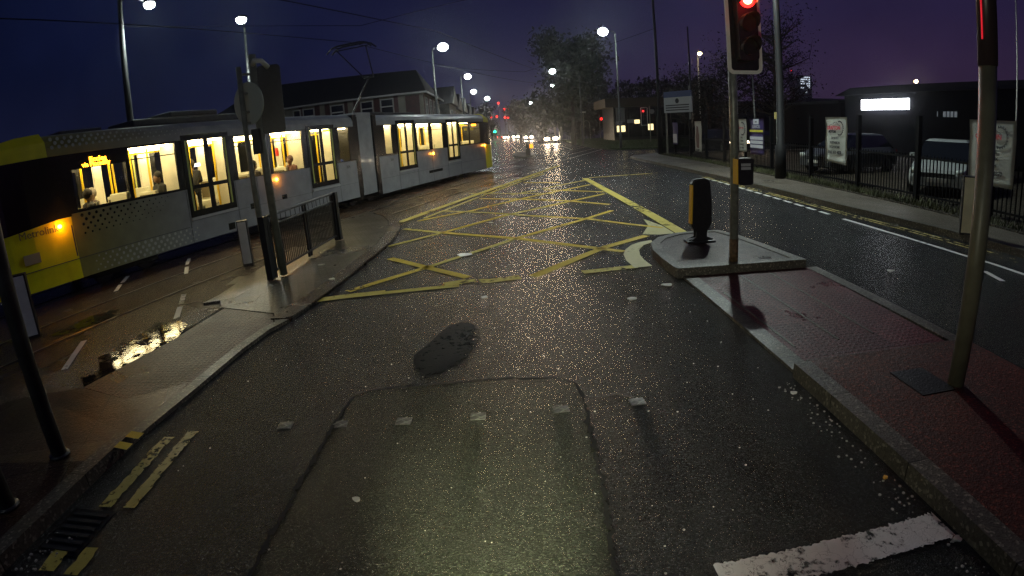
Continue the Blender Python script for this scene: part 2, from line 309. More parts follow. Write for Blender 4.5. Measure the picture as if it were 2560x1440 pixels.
def water_mat():
    m = bpy.data.materials.new('puddle_water'); m.use_nodes = True; t = m.node_tree; n = t.nodes; l = t.links; b = n['Principled BSDF']; b.inputs['Base Color'].default_value = (.012, .009, .006, 1); b.inputs['Specular IOR Level'].default_value = .18
    tcn = n.new('ShaderNodeTexCoord'); a = n.new('ShaderNodeTexNoise'); a.inputs['Scale'].default_value = 6; a.inputs['Detail'].default_value = 8; a.inputs['Roughness'].default_value = .65; l.new(tcn.outputs['Object'], a.inputs['Vector'])
    r = n.new('ShaderNodeMapRange'); r.inputs['From Min'].default_value = .4; r.inputs['From Max'].default_value = .62; r.inputs['To Min'].default_value = .012; r.inputs['To Max'].default_value = .09; l.new(a.outputs[0], r.inputs['Value']); l.new(r.outputs[0], b.inputs['Roughness'])
    v = n.new('ShaderNodeTexNoise'); v.inputs['Scale'].default_value = 22; v.inputs['Detail'].default_value = 4; l.new(tcn.outputs['Object'], v.inputs['Vector']); bp = n.new('ShaderNodeBump'); bp.inputs['Strength'].default_value = .06; bp.inputs['Distance'].default_value = .01; l.new(v.outputs[0], bp.inputs['Height']); l.new(bp.outputs[0], b.inputs['Normal'])
    q = n.new('ShaderNodeMapRange'); q.inputs['From Min'].default_value = .42; q.inputs['From Max'].default_value = .52; l.new(a.outputs[0], q.inputs['Value']); tr = n.new('ShaderNodeBsdfTransparent'); ms = n.new('ShaderNodeMixShader'); l.new(q.outputs[0], ms.inputs[0]); l.new(tr.outputs[0], ms.inputs[1]); l.new(b.outputs[0], ms.inputs[2]); l.new(ms.outputs[0], n['Material Output'].inputs[0]); return m
WATER = water_mat()
GALV = mat('galvanised_steel', (.20, .21, .19), .42, .35, var=.25, vscale=14, bump=.15, bscale=60)
POLEG = mat('grey_painted_steel', (.16, .17, .14), .45, var=.2, vscale=10)
BLK = mat('black_plastic', (.012, .012, .013), .38, var=.3, vscale=20)
DKST = mat('dark_steel', (.02, .021, .024), .4, .3, var=.3, vscale=12)
WHITEP = mat('white_plastic', (.72, .72, .66), .45, var=.08, vscale=6)
CREAM = mat('cream_plastic', (.62, .56, .30), .45, var=.1, vscale=5, emit=None)
YPL = mat('yellow_reflector', (.75, .42, .02), .4)

# ------------------------------------------------------------------ ground, roads, pavements
CORN = [(7.95, 6.5), (7.86, 8.2), (7.72, 9.6), (7.56, 11.5), (7.52, 14.3), (7.52, 20), (7.5, 27), (7.48, 31.5), (7.62, 33.6), (8.3, 35.3), (9.6, 36.4), (12, 37.0), (30, 38.5)]
struct('road', MB().poly([(-400, -60), (400, -60), (400, 900), (-400, 900)], 0), ASPH)
A0 = Vector((-8.37, 7.69)); TH = math.atan2(.9445, .3285); TU = Vector((math.cos(TH), math.sin(TH))); TN = Vector((-math.sin(TH), math.cos(TH)))
def T(s, off): p = A0 + TU*s + TN*off; return (p.x, p.y)
# brown paved tram corridor
struct('tram_track_bed', MB().poly([(-30, -20), (-4.0, -20), (-4.2, 4.2), (-4.0, 8), (-4.1, 13.5), (-3.35, 14.4), (-2.55, 13.95), T(8.2, -3.42), T(16, -3.38), T(22, -3.3), T(30, -2.5), T(34, 0), T(30, 5), T(10, 9), (-30, 12)], .004), BED)
struct('left_footway', MB().poly([(-3.0, -3, .09), (-3.0, 2.9, .09), (-4.6, 2.7, .09), (-5.6, 1.2, .06), (-7.5, -3, .06)]).poly([(-3.0, 2.9, .09), (-3.0, 3.36, .036), (-3.07, 4.37, .033), (-3.58, 4.04, .033), (-4.34, 4.31, .033), (-4.9, 4.15, .02), (-4.6, 2.7, .09)]).poly([(-4.6, 2.7, .09), (-4.9, 4.15, .02), (-5.3, 4.0, .0), (-5.9, 1.5, .0), (-7.9, -3, 0), (-7.5, -3, .06), (-5.6, 1.2, .06)]), PAVE_L)
struct('left_tactile_paving', MB().prism([(-3.02, 3.36), (-2.93, 4.3), (-2.9, 5.2), (-2.83, 6.0), (-3.0, 6.42), (-3.92, 6.85), (-4.03, 5.55), (-4.33, 4.32), (-3.58, 4.04), (-3.07, 4.37)], -.1, .032), TACT_L)
nose = [(-2.82, 6.02), (-2.66, 6.2), (-2.58, 6.8), (-2.46, 7.9), (-2.36, 9.5), (-2.29, 10.6), (-2.34, 11.6), (-2.45, 12.7), (-2.68, 13.8), (-3.05, 14.9), (-3.5, 15.7), (-4.0, 16.1), (-4.4, 14.8), (-4.45, 12), (-4.45, 9), (-4.4, 7.6), (-3.98, 6.9), (-3.0, 6.45)]
struct('left_refuge', MB().prism(nose, -.1, .034), COBBLE)
kb = [(-2.68, 6.15), (-2.58, 6.8), (-2.46, 7.9), (-2.36, 9.5), (-2.29, 10.6), (-2.34, 11.6), (-2.45, 12.7), (-2.68, 13.8), (-3.05, 14.9), (-3.5, 15.7)]
struct('left_refuge_kerb', MB().ribbon(kb, .26, .05, -.05, side=1), BED)
struct('left_kerb', MB().ribbon([(-2.98, -3), (-2.98, 3.3)], .14, .1, -.05, side=1), KERB)
struct('left_dropped_kerb', MB().ribbon([(-2.98, 3.3), (-2.91, 4.2), (-2.87, 5.2), (-2.80, 5.8), (-2.68, 6.15)], .13, .038, -.05, side=1), KERB)
slab = MB()
for q in [[(-4.45, 7.2), (-4.0, 7.35), (-3.95, 7.9), (-4.35, 7.95)], [(-3.85, 7.0), (-3.55, 7.1), (-3.6, 7.4), (-3.9, 7.35)], [(-4.65, 8.3), (-4.1, 8.6), (-4.15, 9.1), (-4.7, 8.9)]]: slab.prism(q, -.03, .038 if q[0][0] > -4.6 else .010)
struct('refuge_paving_slabs', slab, KERB)
# rails set in the paving (groove + bright head)
groove = MB(); head = MB()
def curve_off(s, base): return base - .42*max(0., (4.-s)/7.)**1.6
for base in (-1.28, -2.48):
    pts = [T(s, curve_off(s, base)) for s in np.linspace(-9, 60, 70)]; groove.ribbon(pts, .11, .008); head.ribbon(pts, .045, .012, side=1)
for base in (.5, 1.7): 
    pts = [T(s, base) for s in (-30, 0, 30, 60)]; groove.ribbon(pts, .11, .008); head.ribbon(pts, .045, .012, side=1)
struct('tram_rail_groove', groove, mat('rail_groove', (.006, .005, .005), .7))
struct('tram_rail_head', head, mat('rail_steel', (.28, .26, .24), .3, .9))
dash = MB()
for a, b in [((-5.10, 4.87), (-5.62, 5.86)), ((-4.56, 6.6), (-4.86, 7.2)), ((-4.93, 7.35), (-5.24, 7.95)), ((-6.15, 9.55), (-6.55, 10.25)), ((-6.7, 10.5), (-7.05, 11.2)), ((-7.15, 8.6), (-7.45, 9.15)), ((-7.52, 9.3), (-7.82, 9.9))]: dash.ribbon([a, b], .085, .013)
struct('tram_swept_path_marks', dash, WHT)
pud = [(-4.36, 4.36), (-4.2, 4.66), (-4.08, 5.1), (-3.99, 5.5), (-4.02, 5.8), (-4.12, 6.2), (-4.45, 6.42), (-4.72, 6.3), (-4.66, 5.95), (-4.83, 5.72), (-4.72, 5.4), (-4.8, 5.15), (-4.58, 4.9), (-4.62, 4.6)]
tag(MB().poly([(x, y, .009+.024*(math.hypot(x, y)-6.0)) for x, y in pud]).build('puddle', WATER), 'clear rain puddle beside the buff tactile paving', 'puddle', kind='structure')
tag(MB().poly([(-6.6, 6.1), (-6.2, 6.2), (-5.9, 6.9), (-6.15, 7.4), (-6.5, 7.0), (-6.45, 6.6)], .013).build('puddle', WATER), kind='structure')

# centre: resurfaced patch, cracks, stain
pt = [(-1.41, 1.2), (-1.41, 2.0), (-1.40, 2.45), (-1.39, 3.15), (-1.38, 3.65), (-1.34, 4.02), (-1.24, 4.13), (-.64, 4.19), (-.05, 4.19), (.36, 4.11), (.45, 4.0), (.47, 3.73), (.45, 3.16), (.42, 2.55), (.38, 1.9), (.36, 1.2)]
struct('road_patch', MB().poly(pt, .004), PATCH)
rnd = random.Random(4); cr1 = []
for a, b in zip(pt, pt[1:]):
    n_ = max(2, int(math.dist(a, b)/.035))
    for k in range(n_): cr1.append((a[0]+(b[0]-a[0])*k/n_+rnd.gauss(0, .010), a[1]+(b[1]-a[1])*k/n_+rnd.gauss(0, .010)))
crk = MB()
for i in range(len(cr1)-1): crk.ribbon([cr1[i], cr1[i+1]], .014+.034*rnd.random()**2, .009)
for path in ([(.46, 3.75), (.6, 3.72), (.72, 3.76), (.84, 3.68)], [(-.2, 5.0), (-.12, 5.06), (-.1, 5.14)]):
    for a, b in zip(path, path[1:]): crk.ribbon([a, b], .018, .009)
struct('road_crack', crk, mat('crack_tar', (.004, .004, .004), .8))
base_ = [(-.93, 4.94), (-.93, 4.6), (-.82, 4.40), (-.66, 4.42), (-.5, 4.62), (-.38, 4.98), (-.35, 5.3), (-.42, 5.6), (-.6, 5.68), (-.74, 5.55), (-.8, 5.25)]; st = []
for k in range(len(base_)):
    a, b = base_[k-1], base_[k]; c_ = base_[(k+1) % len(base_)]; d_ = base_[(k+2) % len(base_)]
    for q in range(5):
        u = q/5; f = [.5*(2*b[i] + (c_[i]-a[i])*u + (2*a[i]-5*b[i]+4*c_[i]-d_[i])*u*u + (3*b[i]-a[i]-3*c_[i]+d_[i])*u**3) for i in (0, 1)]; st.append((f[0]+rnd.gauss(0, .011), f[1]+rnd.gauss(0, .022)))
cxs = sum(p[0] for p in st)/len(st); cys = sum(p[1] for p in st)/len(st)
for kk, (sc_, zz_) in enumerate(((1.0, .006), (.9, .008), (.78, .010))):
    struct('road_stain', MB().poly([(cxs+(p[0]-cxs)*sc_+rnd.gauss(0, .008), cys+(p[1]-cys)*sc_+rnd.gauss(0, .012)) for p in st], zz_), STAINM)

# right-hand central island
isl = [(2.12, 6.86), (2.1, 7.4), (2.12, 8.0), (2.22, 8.5), (2.45, 8.9), (2.8, 9.16), (3.2, 9.26), (3.62, 9.2), (3.78, 8.7), (3.9, 7.8), (4.0, 6.86)]
struct('island_raised_paving', MB().prism([(x, y+.01) for x, y in isl], -.1, .118), BLOCK)
ik = MB(); ik.ribbon(isl, .15, .13, -.05, side=-1); struct('island_kerb', ik, KERB)
struct('island_end_kerb', MB().box(2.13, 3.99, 6.80, 6.95, -.05, .135), KERB)
struct('island_tactile_paving', MB().prism([(2.38, 3.92), (3.95, 3.92), (4.0, 6.79), (2.36, 6.79)], -.1, .024), TACT_R)
struct('island_low_kerb', MB().box(2.2, 2.375, 3.74, 6.79, -.05, .028).box(4.0, 4.16, 3.74, 6.79, -.05, .028).box(2.38, 3.99, 3.78, 3.915, -.05, .05), KERB)
struct('island_tactile_strip', MB().box(2.44, 2.46, 4.25, 6.0, .02, .029).box(2.93, 2.95, 4.3, 6.6, .02, .029).box(3.36, 3.38, 4.35, 6.7, .02, .029), KERB)
struct('island_near_paving', MB().prism([(2.31, -3), (4.0, -3), (4.0, 3.775), (2.31, 3.775)], -.1, .115), REDPAVE)
struct('island_near_kerb', MB().box(2.16, 2.308, -3, 3.735, -.05, .125), KERB)

# right footway, soil strip, verge
inner = [(p[0]+.14, p[1]) for p in CORN[:8]] + [(7.78, 33.5), (8.4, 35.12), (9.65, 36.22), (12, 36.8), (30, 38.3)]
struct('right_kerb', MB().ribbon([(8.05, -6)] + CORN, .14, .125, -.05, side=-1), KERB)
struct('right_footway', MB().prism([(8.19, -6)] + inner + [(30, 36), (9.75, 34.6), (9.72, 27), (9.35, 21), (9.25, 15), (9.2, -6)], -.1, .11), PAVE_R)
struct('soil_strip', MB().prism([(9.21, -6), (9.26, 15), (9.36, 21), (9.73, 27), (9.76, 34.6), (30, 36), (60, 36), (60, -6)], -.1, .14), SOIL)
struct('grass_verge', MB().prism([(8.5, 51), (9.0, 48), (10.05, 46.5), (12.5, 45.6), (40, 44.5), (40, 100), (10.2, 96), (9.2, 75), (8.75, 62)], -.1, .12), TURF)
struct('far_left_footway', MB().prism([(-4.6, 40), (-2.6, 44), (-2.6, 190), (-5.0, 190), (-5.0, 44)], -.1, .1), PAVE_R)
# little far refuge with oval kerb
ov = [(1.75+.85*math.cos(a), 46+5.2*math.sin(a)) for a in [2*math.pi*k/28 for k in range(28)]]
struct('far_refuge', MB().prism(ov, -.05, .12), KERB)

# road markings
bj = MB()
for L, w in [([(-2.26, 7.34), (-1.22, 8.5)], .14), ([(.14, 10.26), (1.54, 11.79), (2.46, 12.93)], .12), ([(-1.36, 11.49), (-.02, 13.29)], .12), ([(1.02, 14.34), (2.88, 16.31)], .12), ([(-2.16, 13.51), (-.89, 14.61), (.42, 16.37), (2.92, 19.2)], .12), ([(.3, 7.41), (1.54, 8.93), (2.45, 9.69)], .16),
    ([(-2.04, 9.33), (-1.38, 8.53), (-.6, 7.61)], .14), ([(-1.41, 11.56), (.14, 10.26), (1.12, 9.23), (1.79, 8.54)], .14), ([(.54, 12.95), (1.74, 11.93), (2.47, 10.91), (2.95, 10.35)], .12), ([(-.78, 17.23), (.31, 16.44), (1.59, 15.31), (2.6, 13.98)], .12), ([(1.28, 18.45), (2.95, 16.8)], .12), ([(.75, 21.55), (2.03, 20.59)], .12)]:
    bj.ribbon(L, w, .009)
struct('box_junction_hatching', bj, YEL)
bf = MB()
for L, w in [([(-1.22, 8.5), (-.46, 9.46), (.14, 10.26)], .11), ([(-2.3, 10.46), (-1.36, 11.49)], .11), ([(-.02, 13.29), (1.02, 14.34)], .1), ([(-2.32, 12.45), (-1.41, 11.56)], .12), ([(-1.66, 14.98), (-.56, 14.05), (.54, 12.95)], .1), ([(-1.2, 19.0), (.2, 18.0), (1.5, 17.2)], .1), ([(.2, 17.6), (2.98, 20.9)], .1), ([(-.7, 7.22), (-1.7, 7.12)], .14)]: bf.ribbon(L, w, .009)
struct('box_junction_faded_hatching', bf, YELF)
be = MB()
be.ribbon([(-2.6, 7.0), (-2.17, 7.08), (-1.69, 7.14)], .2, .013); be.ribbon([(-.9, 7.3), (-.62, 7.4), (-.3, 7.32), (.12, 7.40)], .2, .013)
be.ribbon([(.98, 7.42), (1.75, 7.53)], .17, .013)
be.ribbon([(3.13, 9.75), (3.14, 12), (3.13, 14.3), (3.11, 18.2), (3.11, 21.7)], .24, .013)
be.ribbon([T(7.4, -3.52), T(12, -3.5), T(18, -3.46), T(25, -3.3)], .22, .013)
be.ribbon([T(7.9, -3.95), T(12, -3.85), T(16, -3.8), T(20, -3.8)], .1, .0135)
be.ribbon([(3.3, 21.86), (4.6, 22.1), (6.2, 22.4)], .14, .013)
struct('box_junction_border', be, YELF)
arc = [(2.42, 9.24), (2.2, 9.14), (2.01, 8.95), (1.84, 8.64), (1.74, 8.32), (1.69, 7.9), (1.71, 7.44), (1.97, 7.48), (1.95, 7.85), (1.97, 8.2), (2.04, 8.55), (2.2, 8.88), (2.4, 9.06)]
struct('island_nose_marking', MB().poly(arc, .017), YELP)
struct('island_nose_hatching', MB().poly([(2.42, 9.85), (2.7, 9.72), (3.0, 9.75), (3.0, 10.6), (2.85, 11.5), (2.75, 10.7)], .006), YELP)
rnd = random.Random(9)
def ragged(a, b, w, z, mb, st=.05, j=.012):
    a = Vector(a); b = Vector(b); d = (b-a); n_ = int(d.length/st); d.normalize(); nn = Vector((-d.y, d.x)); up_, dn = [], []
    for k in range(n_+1):
        p = a+d*st*k; up_.append(p+nn*(w/2+rnd.gauss(0, j))); dn.append(p-nn*(w/2+rnd.gauss(0, j)))
    vs = [[mb.bm.verts.new((p.x, p.y, z)) for p in X] for X in (up_, dn)]
    for i in range(n_): mb.bm.faces.new((vs[1][i], vs[1][i+1], vs[0][i+1], vs[0][i]))
    return mb
struct('stop_line', ragged((.84, 1.80), (2.13, 1.83), .205, .012, MB(), .012, .005), WHTC)
dy = MB(); ragged((-2.68, 2.48), (-2.71, 3.43), .095, .01, dy, .04, .006); ragged((-2.49, 2.49), (-2.53, 3.5), .09, .01, dy, .04, .006)
ragged((-2.68, 1.85), (-2.7, 2.08), .11, .01, dy, .04, .006); ragged((-2.48, 1.85), (-2.5, 2.12), .1, .01, dy, .04, .006)
struct('left_double_yellow_lines', dy, worn_mat('dirty_yellow', (.50, .42, .10), wear=.455, wscale=16, rough=.4))
struct('kerb_loading_marks', MB().poly([(-2.985, 3.07), (-2.985, 3.16), (-2.84, 3.13), (-2.84, 3.04)], .103).poly([(-2.985, 3.23), (-2.985, 3.32), (-2.84, 3.29), (-2.84, 3.2)], .103), YEL)
rd = MB(); rd.ribbon([(7.06, 5.0), (7.05, 6.33), (6.99, 6.9), (6.93, 8.6), (6.9, 10.3)], .1, .009)
y = 10.9
while y < 19: rd.ribbon([(6.9+.03*(y-10), y), (6.9+.03*(y-9.6), y+.42)], .1, .009); y += .62
rd.ribbon([(6.4, 5.5), (6.55, 6.0)], .09, .009)
struct('right_lane_line', rd, WHT)
ry = MB(); L1 = [(7.85, 4), (7.72, 6.3), (7.6, 8.3), (7.42, 10.4), (7.38, 13.2), (7.36, 20)]; ry.ribbon(L1, .06, .009); ry.ribbon([(x-.15, y) for x, y in L1], .06, .009)
struct('right_double_yellow_lines', ry, worn_mat('old_yellow', (.50, .40, .12), wear=.49, wscale=9))
# far lane lines
fl = MB()
for k in range(16): fl.ribbon([(1.6-.02*k, 54+7*k), (1.6-.02*k, 57.5+7*k)], .12, .009)
fl.ribbon([(-2.2, 46), (-2.3, 150)], .1, .009); fl.ribbon([(6.4, 52), (7.0, 70), (8.0, 100)], .1, .009)
struct('far_lane_lines', fl, WHT)
# crossing studs
prev = None
for i, (x, y) in enumerate([(-1.77, 3.58), (-1.33, 3.575), (-.85, 3.58), (-.31, 3.59), (.29, 3.61), (.85, 3.62)]):
    if prev is None:
        g = thing('crossing_stud', '', 'road stud', (x, y, 0), .05)
        MB().box(-.055, .055, -.05, .05, -.01, .008, bev=.004).build('stud_plate', mat('stud_steel', (.12, .115, .11), .45, .5, var=.4, vscale=30, bump=.4, bscale=90), g)
        rb = MB()
        for k in (-.03, 0, .03): rb.box(-.045, .045, k-.004, k+.004, .008, .011, M=Matrix.Rotation(.7 if k else -.7, 4, 'Z'))
        rb.build('stud_ribs', GALV, g); prev = g
    else: g = copy_tree(prev); g.location = (x, y, 0); g.rotation_euler.z = .05*rnd.uniform(-1, 2)
    g['group'] = 'metal crossing studs across the road'
    g['label'] = ['faint metal crossing stud nearest the left kerb, outside the resurfaced patch', 'metal crossing stud on the left crack edge of the resurfaced patch', 'metal crossing stud on the patch, second in from its left edge', 'bright metal crossing stud in the middle of the resurfaced patch', 'metal crossing stud just inside the right edge of the patch', 'metal crossing stud at the end of the short crack right of the patch'][i]
# gully grate and manholes
g = thing('gully_grate', 'black iron drain grate by the left kerb below the double yellow lines', 'drain', (-2.73, 2.2, 0), .0)
MB().box(-.17, .17, -.2, .24, -.02, .006).build('frame', mat('wet_iron', (.012, .012, .013), .35, .5), g)
b_ = MB()
for k in range(6): b_.box(-.14, .14, -.17+k*.068, -.14+k*.068, .006, .016)
b_.build('grate', DKST, g)
tag(MB().box(2.82, 3.14, 2.95, 3.36, .1, .122).build('manhole_cover', mat('wet_iron2', (.02, .02, .019), .4, .5, bump=.5, bscale=60)), 'dark rectangular inspection cover in the red island paving', 'manhole cover')
# litter: wet leaves and paper scraps, each one
LEAF = mat('pale_wet_leaf', (.55, .55, .50), .3); LEAFY = mat('yellow_leaf', (.6, .33, .03), .4)
lit = [(-.98, 2.63, .03, 'pale leaf lying on the green tinted road patch', 0), (1.35, 6.05, .06, 'pale paper scrap on the road short of the island', 0), (1.9, 6.5, .07, 'crumpled white litter against the island kerb', 0), (5.1, 6.35, .06, 'bright white litter scrap in the right hand lane', 0),
       (2.02, 3.45, .03, 'white pebble at the foot of the near island kerb', 0), (2.05, 2.3, .02, 'small yellow leaf in the gutter by the island', 1), (-.36, 12.3, .05, 'pale scrap on the box junction', 0), (-.73, 9.1, .16, 'pale wet leaf lying inside the box junction', 0), (-.35, 6.55, .05, 'pale scrap ahead of the dark road stain', 0), (-2.6, 7.75, .07, 'white litter on the refuge kerb beside the railing', 0), (-3.1, 8.8, .08, 'white wrapper on the dark refuge paving', 0), (2.11, 1.7, .03, 'silver bottle top beside the stop line', 0)]
for x, y, r, lb, c in lit:
    mb = MB(); z0 = .012 if x > -2.5 else .1; P = []
    k_ = 9
    for k in range(k_): a = 2*math.pi*k/k_; q = r*rnd.uniform(.55, 1.1); P.append((x+q*math.cos(a), y+q*.8*math.sin(a)))
    mb.prism(P, z0, z0+.012); tag(mb.build('litter', LEAFY if c else LEAF), lb, 'litter')
gm = MB()
for k in range(130):
    y = rnd.uniform(1.0, 3.7); x = 2.13-abs(rnd.gauss(0, .10))-.01; r = rnd.uniform(.003, .011); gm.ball((x, y, r*.6), r, 1, (1, 1, .6))
for k in range(50): r = rnd.uniform(.004, .01); gm.ball((-2.9+abs(rnd.gauss(0, .15)), rnd.uniform(1.5, 2.2), .01), r, 1)
for k in range(90):
    a = rnd.uniform(1.5, 6); r = rnd.uniform(.003, .008); gm.ball((rnd.uniform(-2.5, 2.0), a, .004), r, 1, (1, 1, .5))
tag(gm.build('grit', mat('grit_stone', (.3, .29, .27), .4)), 'loose grit along the gutters', kind='stuff')


# ================================================================== street lamps and light
LAMPW = (.86, 1.0, .94)
LENS = emis('lamp_lens', (.90, 1, .97), 180)
LENSF = emis('far_lamp_lens', (.90, 1, .97), 60)
LENSW = emis('warm_lamp_lens', (1, .80, .42), 60)
def point(name, loc, W_, col, rad=.15, parent=None):
    l = bpy.data.lights.new(name, 'POINT'); l.energy = W_; l.color = col; l.shadow_soft_size = rad
    o = bpy.data.objects.new(name, l); COL.objects.link(o); o.location = loc
    if parent: o.parent = parent
    return o
def lampspot(name, loc, W_, col, parent):
    l = bpy.data.lights.new(name, 'SPOT'); l.energy = W_; l.color = col; l.shadow_soft_size = .14; l.spot_size = R(142); l.spot_blend = .5
    o = bpy.data.objects.new(name, l); COL.objects.link(o); o.location = loc; o.parent = parent; return o
BLCOL = mat('black_column', (.006, .006, .007), .65, spec=.3)
COLM = mat('lamp_column_grey', (.06, .062, .06), .5, .3, var=.3, vscale=5)
def street_lamp(base, head, label, W_=900, r=.085, thick=None, lens=LENS, col=LAMPW, size=1., bulge=.24):
    bx, by = base; hx, hy, hz = head
    t = thing('street_lamp', label, 'street lamp', (bx, by, 0), 0, 'street lamps along the road')
    mb = MB(); dx, dy = hx-bx, hy-by
    mb.tube([(0, 0, 0), (0, 0, 1.2), (0, 0, 1.25), (0, 0, hz*.55), (0, 0, hz+.15)], [r*1.5, r*1.5, r, r*.9, r*.6], 10); mb.build('column', thick or COLM, t, True)
    MB().tube([(0, 0, hz+.1), (dx*.15, dy*.15, hz+.22), (dx*.5, dy*.5, hz+.22), (dx*.95, dy*.95, hz+.14)], r*.5, 8).build('arm', thick or COLM, t, True)
    h = MB(); h.ball((dx, dy, hz+.09), .3*size, 2, (1, .62, .32)); hd = h.build('lamp_head', DKST, t, True)
    q = MB(); q.ball((dx, dy, hz-.02), bulge*size, 2, (1, .85, .8)); q.build('lamp_lens', lens, hd, True)
    if W_: lampspot('lamp_light', (dx, dy, hz-.25*size), W_, col, t)
    return t
street_lamp((-12.55, 17.5), (-11.88, 18.34, 8), 'tall dark lamp column behind the front of the tram', 1500, r=.14, thick=BLCOL, bulge=.22)
street_lamp((-11.35, 25.32), (-10.55, 23.25, 8), 'street lamp above the middle of the tram, second from the left', 1500, bulge=.24)
street_lamp((-4.29, 40.0), (-3.38, 38.14, 8), 'bright street lamp beside the pub gable end', 1300, bulge=.36)
street_lamp((-3.69, 59.77), (-2.92, 58.74, 8), 'street lamp over the terraced roofs next beyond the pub', 900, lens=LENSF, bulge=.36)
street_lamp((-4.03, 84.0), (-3.31, 79.96, 8), 'third lamp beyond the pub gable, low over the terrace end', 700, lens=LENSF, bulge=.4)
street_lamp((-2.5, 101.5), (-1.84, 97.65, 8), 'farthest lamp of the left row, nearest the red signals', 600, lens=LENSF, bulge=.44)
street_lamp((9.9, 46.9), (8.58, 45.17, 9.55), 'bright street lamp right of the road on the grass verge', 2000, bulge=.42)
street_lamp((8.9, 62.2), (5.76, 59.33, 8), 'street lamp shining in front of the big roadside tree', 150, lens=LENSF, bulge=.34)
street_lamp((8.3, 80.5), (7.46, 78.08, 8), 'small lamp glimmering through the big tree foliage', 60, lens=LENSF, bulge=.26)
street_lamp((8.3, 130), (7.1, 123.7, 8), 'small distant lamp left of the big tree', 300, lens=LENSF, bulge=.5)
street_lamp((9.2, 17.6), (6.75, 16.7, 9.0), 'thick black lamp column on the right footway behind the red signal', 3000, r=.13, thick=BLCOL)
street_lamp((21.64, 60), (22.02, 60.4, 9.65), 'yellowish lamp on a short bright post beyond the bare trees', 130, r=.07, thick=WHITEP, lens=LENSW, col=(1, .8, .45), bulge=.26)
street_lamp((57.2, 68.3), (56.49, 66.67, 8), 'small warm lamp peeping over the dark garage roof', 200, lens=LENSW, col=(1, .8, .45), bulge=.3)

street_lamp((-8.5, -9.5), (-6.6, -9.0, 8.5), 'unseen street lamp added behind the viewpoint as front fill', 180)  # unseen lamp, added to brighten poles, borders and banners from the front
# bicycle lamp beam on the road ahead of the camera
l = bpy.data.lights.new('bicycle_lamp_beam', 'SPOT'); l.energy = 1100; l.color = (1, .98, .55); l.shadow_soft_size = .04; l.spot_size = R(36); l.spot_blend = 1.
o = bpy.data.objects.new('bicycle_lamp_beam', l); COL.objects.link(o); o.location = (-.12, .35, 1.05)
o.rotation_euler = (Vector((-.20, 2.3, 0))-o.location).to_track_quat('-Z', 'Y').to_euler()

l = bpy.data.lights.new('bicycle_lamp_spill', 'SPOT'); l.energy = 230; l.color = (1, .98, .72); l.shadow_soft_size = .04; l.spot_size = R(112); l.spot_blend = 1.
o = bpy.data.objects.new('bicycle_lamp_spill', l); COL.objects.link(o); o.location = (-.12, .36, 1.06)
o.rotation_euler = (Vector((1.2, 8, 2.0))-o.location).to_track_quat('-Z', 'Y').to_euler()

# ================================================================== tram (local x along the track away from us, y away from the camera)
TR = thing('tram', 'long silver and yellow articulated tram with lit windows crossing on the left', 'tram', (A0.x, A0.y, 0), TH)
WB = 2.15
def tram_skin():
    m = bpy.data.materials.new('tram_silver'); m.use_nodes = True; t = m.node_tree; n = t.nodes; l = t.links; b = n['Principled BSDF']
    tcn = n.new('ShaderNodeTexCoord'); s = n.new('ShaderNodeSeparateXYZ'); l.new(tcn.outputs['Object'], s.inputs[0])
    r = n.new('ShaderNodeValToRGB'); r.color_ramp.elements[0].position = .0; r.color_ramp.elements[0].color = (.30, .29, .06, 1); r.color_ramp.elements[1].position = 1; r.color_ramp.elements[1].color = (.28, .285, .295, 1)
    q = n.new('ShaderNodeMapRange'); q.inputs['From Min'].default_value = 1.0; q.inputs['From Max'].default_value = 4.2; l.new(s.outputs[0], q.inputs['Value']); l.new(q.outputs[0], r.inputs[0])
    g = n.new('ShaderNodeTexNoise'); g.inputs['Scale'].default_value = 3; g.inputs['Detail'].default_value = 6; l.new(tcn.outputs['Object'], g.inputs['Vector'])
    mr_ = n.new('ShaderNodeMapRange'); mr_.inputs['From Min'].default_value = .3; mr_.inputs['From Max'].default_value = .7; mr_.inputs['To Min'].default_value = .8; mr_.inputs['To Max'].default_value = 1.1; l.new(g.outputs[0], mr_.inputs['Value'])
    mu = n.new('ShaderNodeMix'); mu.data_type = 'RGBA'; mu.blend_type = 'MULTIPLY'; mu.inputs[0].default_value = 1; l.new(r.outputs[0], mu.inputs[6]); l.new(mr_.outputs[0], mu.inputs[7]); l.new(mu.outputs[2], b.inputs['Base Color'])
    b.inputs['Roughness'].default_value = .28; b.inputs['Coat Weight'].default_value = .3; return m
TS = tram_skin(); TY = mat('tram_yellow', (.88, .84, .012), .34, var=.08, vscale=3, coat=.3); TB = mat('tram_black', (.006, .006, .007), .22, spec=.5)
TGL = glass_mat('tram_glass', (.86, .84, .74)); TDY = mat('tram_door_yellow', (.42, .44, .10), .4)
TIN = mat('tram_interior_cream', (.80, .74, .56), .6, var=.1, vscale=3); TDK = mat('tram_interior_dark', (.09, .065, .03), .6, var=.3, vscale=4)
TPOLE = mat('tram_pole_yellow', (.85, .55, .02), .35); TLITE = emis('tram_light_strip', (1, .87, .60), 30.); SEATM = mat('tram_seat_shell', (.70, .66, .48), .5)
SEATD = mat('tram_seat_moquette', (.13, .10, .05), .8)
def zz(z): return 1.95 + 1.1*(z-1.95)
def xx(x): return 12.85 + 1.1*x
W1 = [(1.32, 2.58, 1.56, 2.30), (2.68, 3.92, 1.55, 2.56), (5.78, 6.95, 1.52, 2.56), (7.12, 8.45, 1.52, 2.57), (10.24, 10.8, 1.53, 2.57)]
D1 = [(4.1, 5.58, .86, 2.71), (8.66, 10.02, .89, 2.70)]
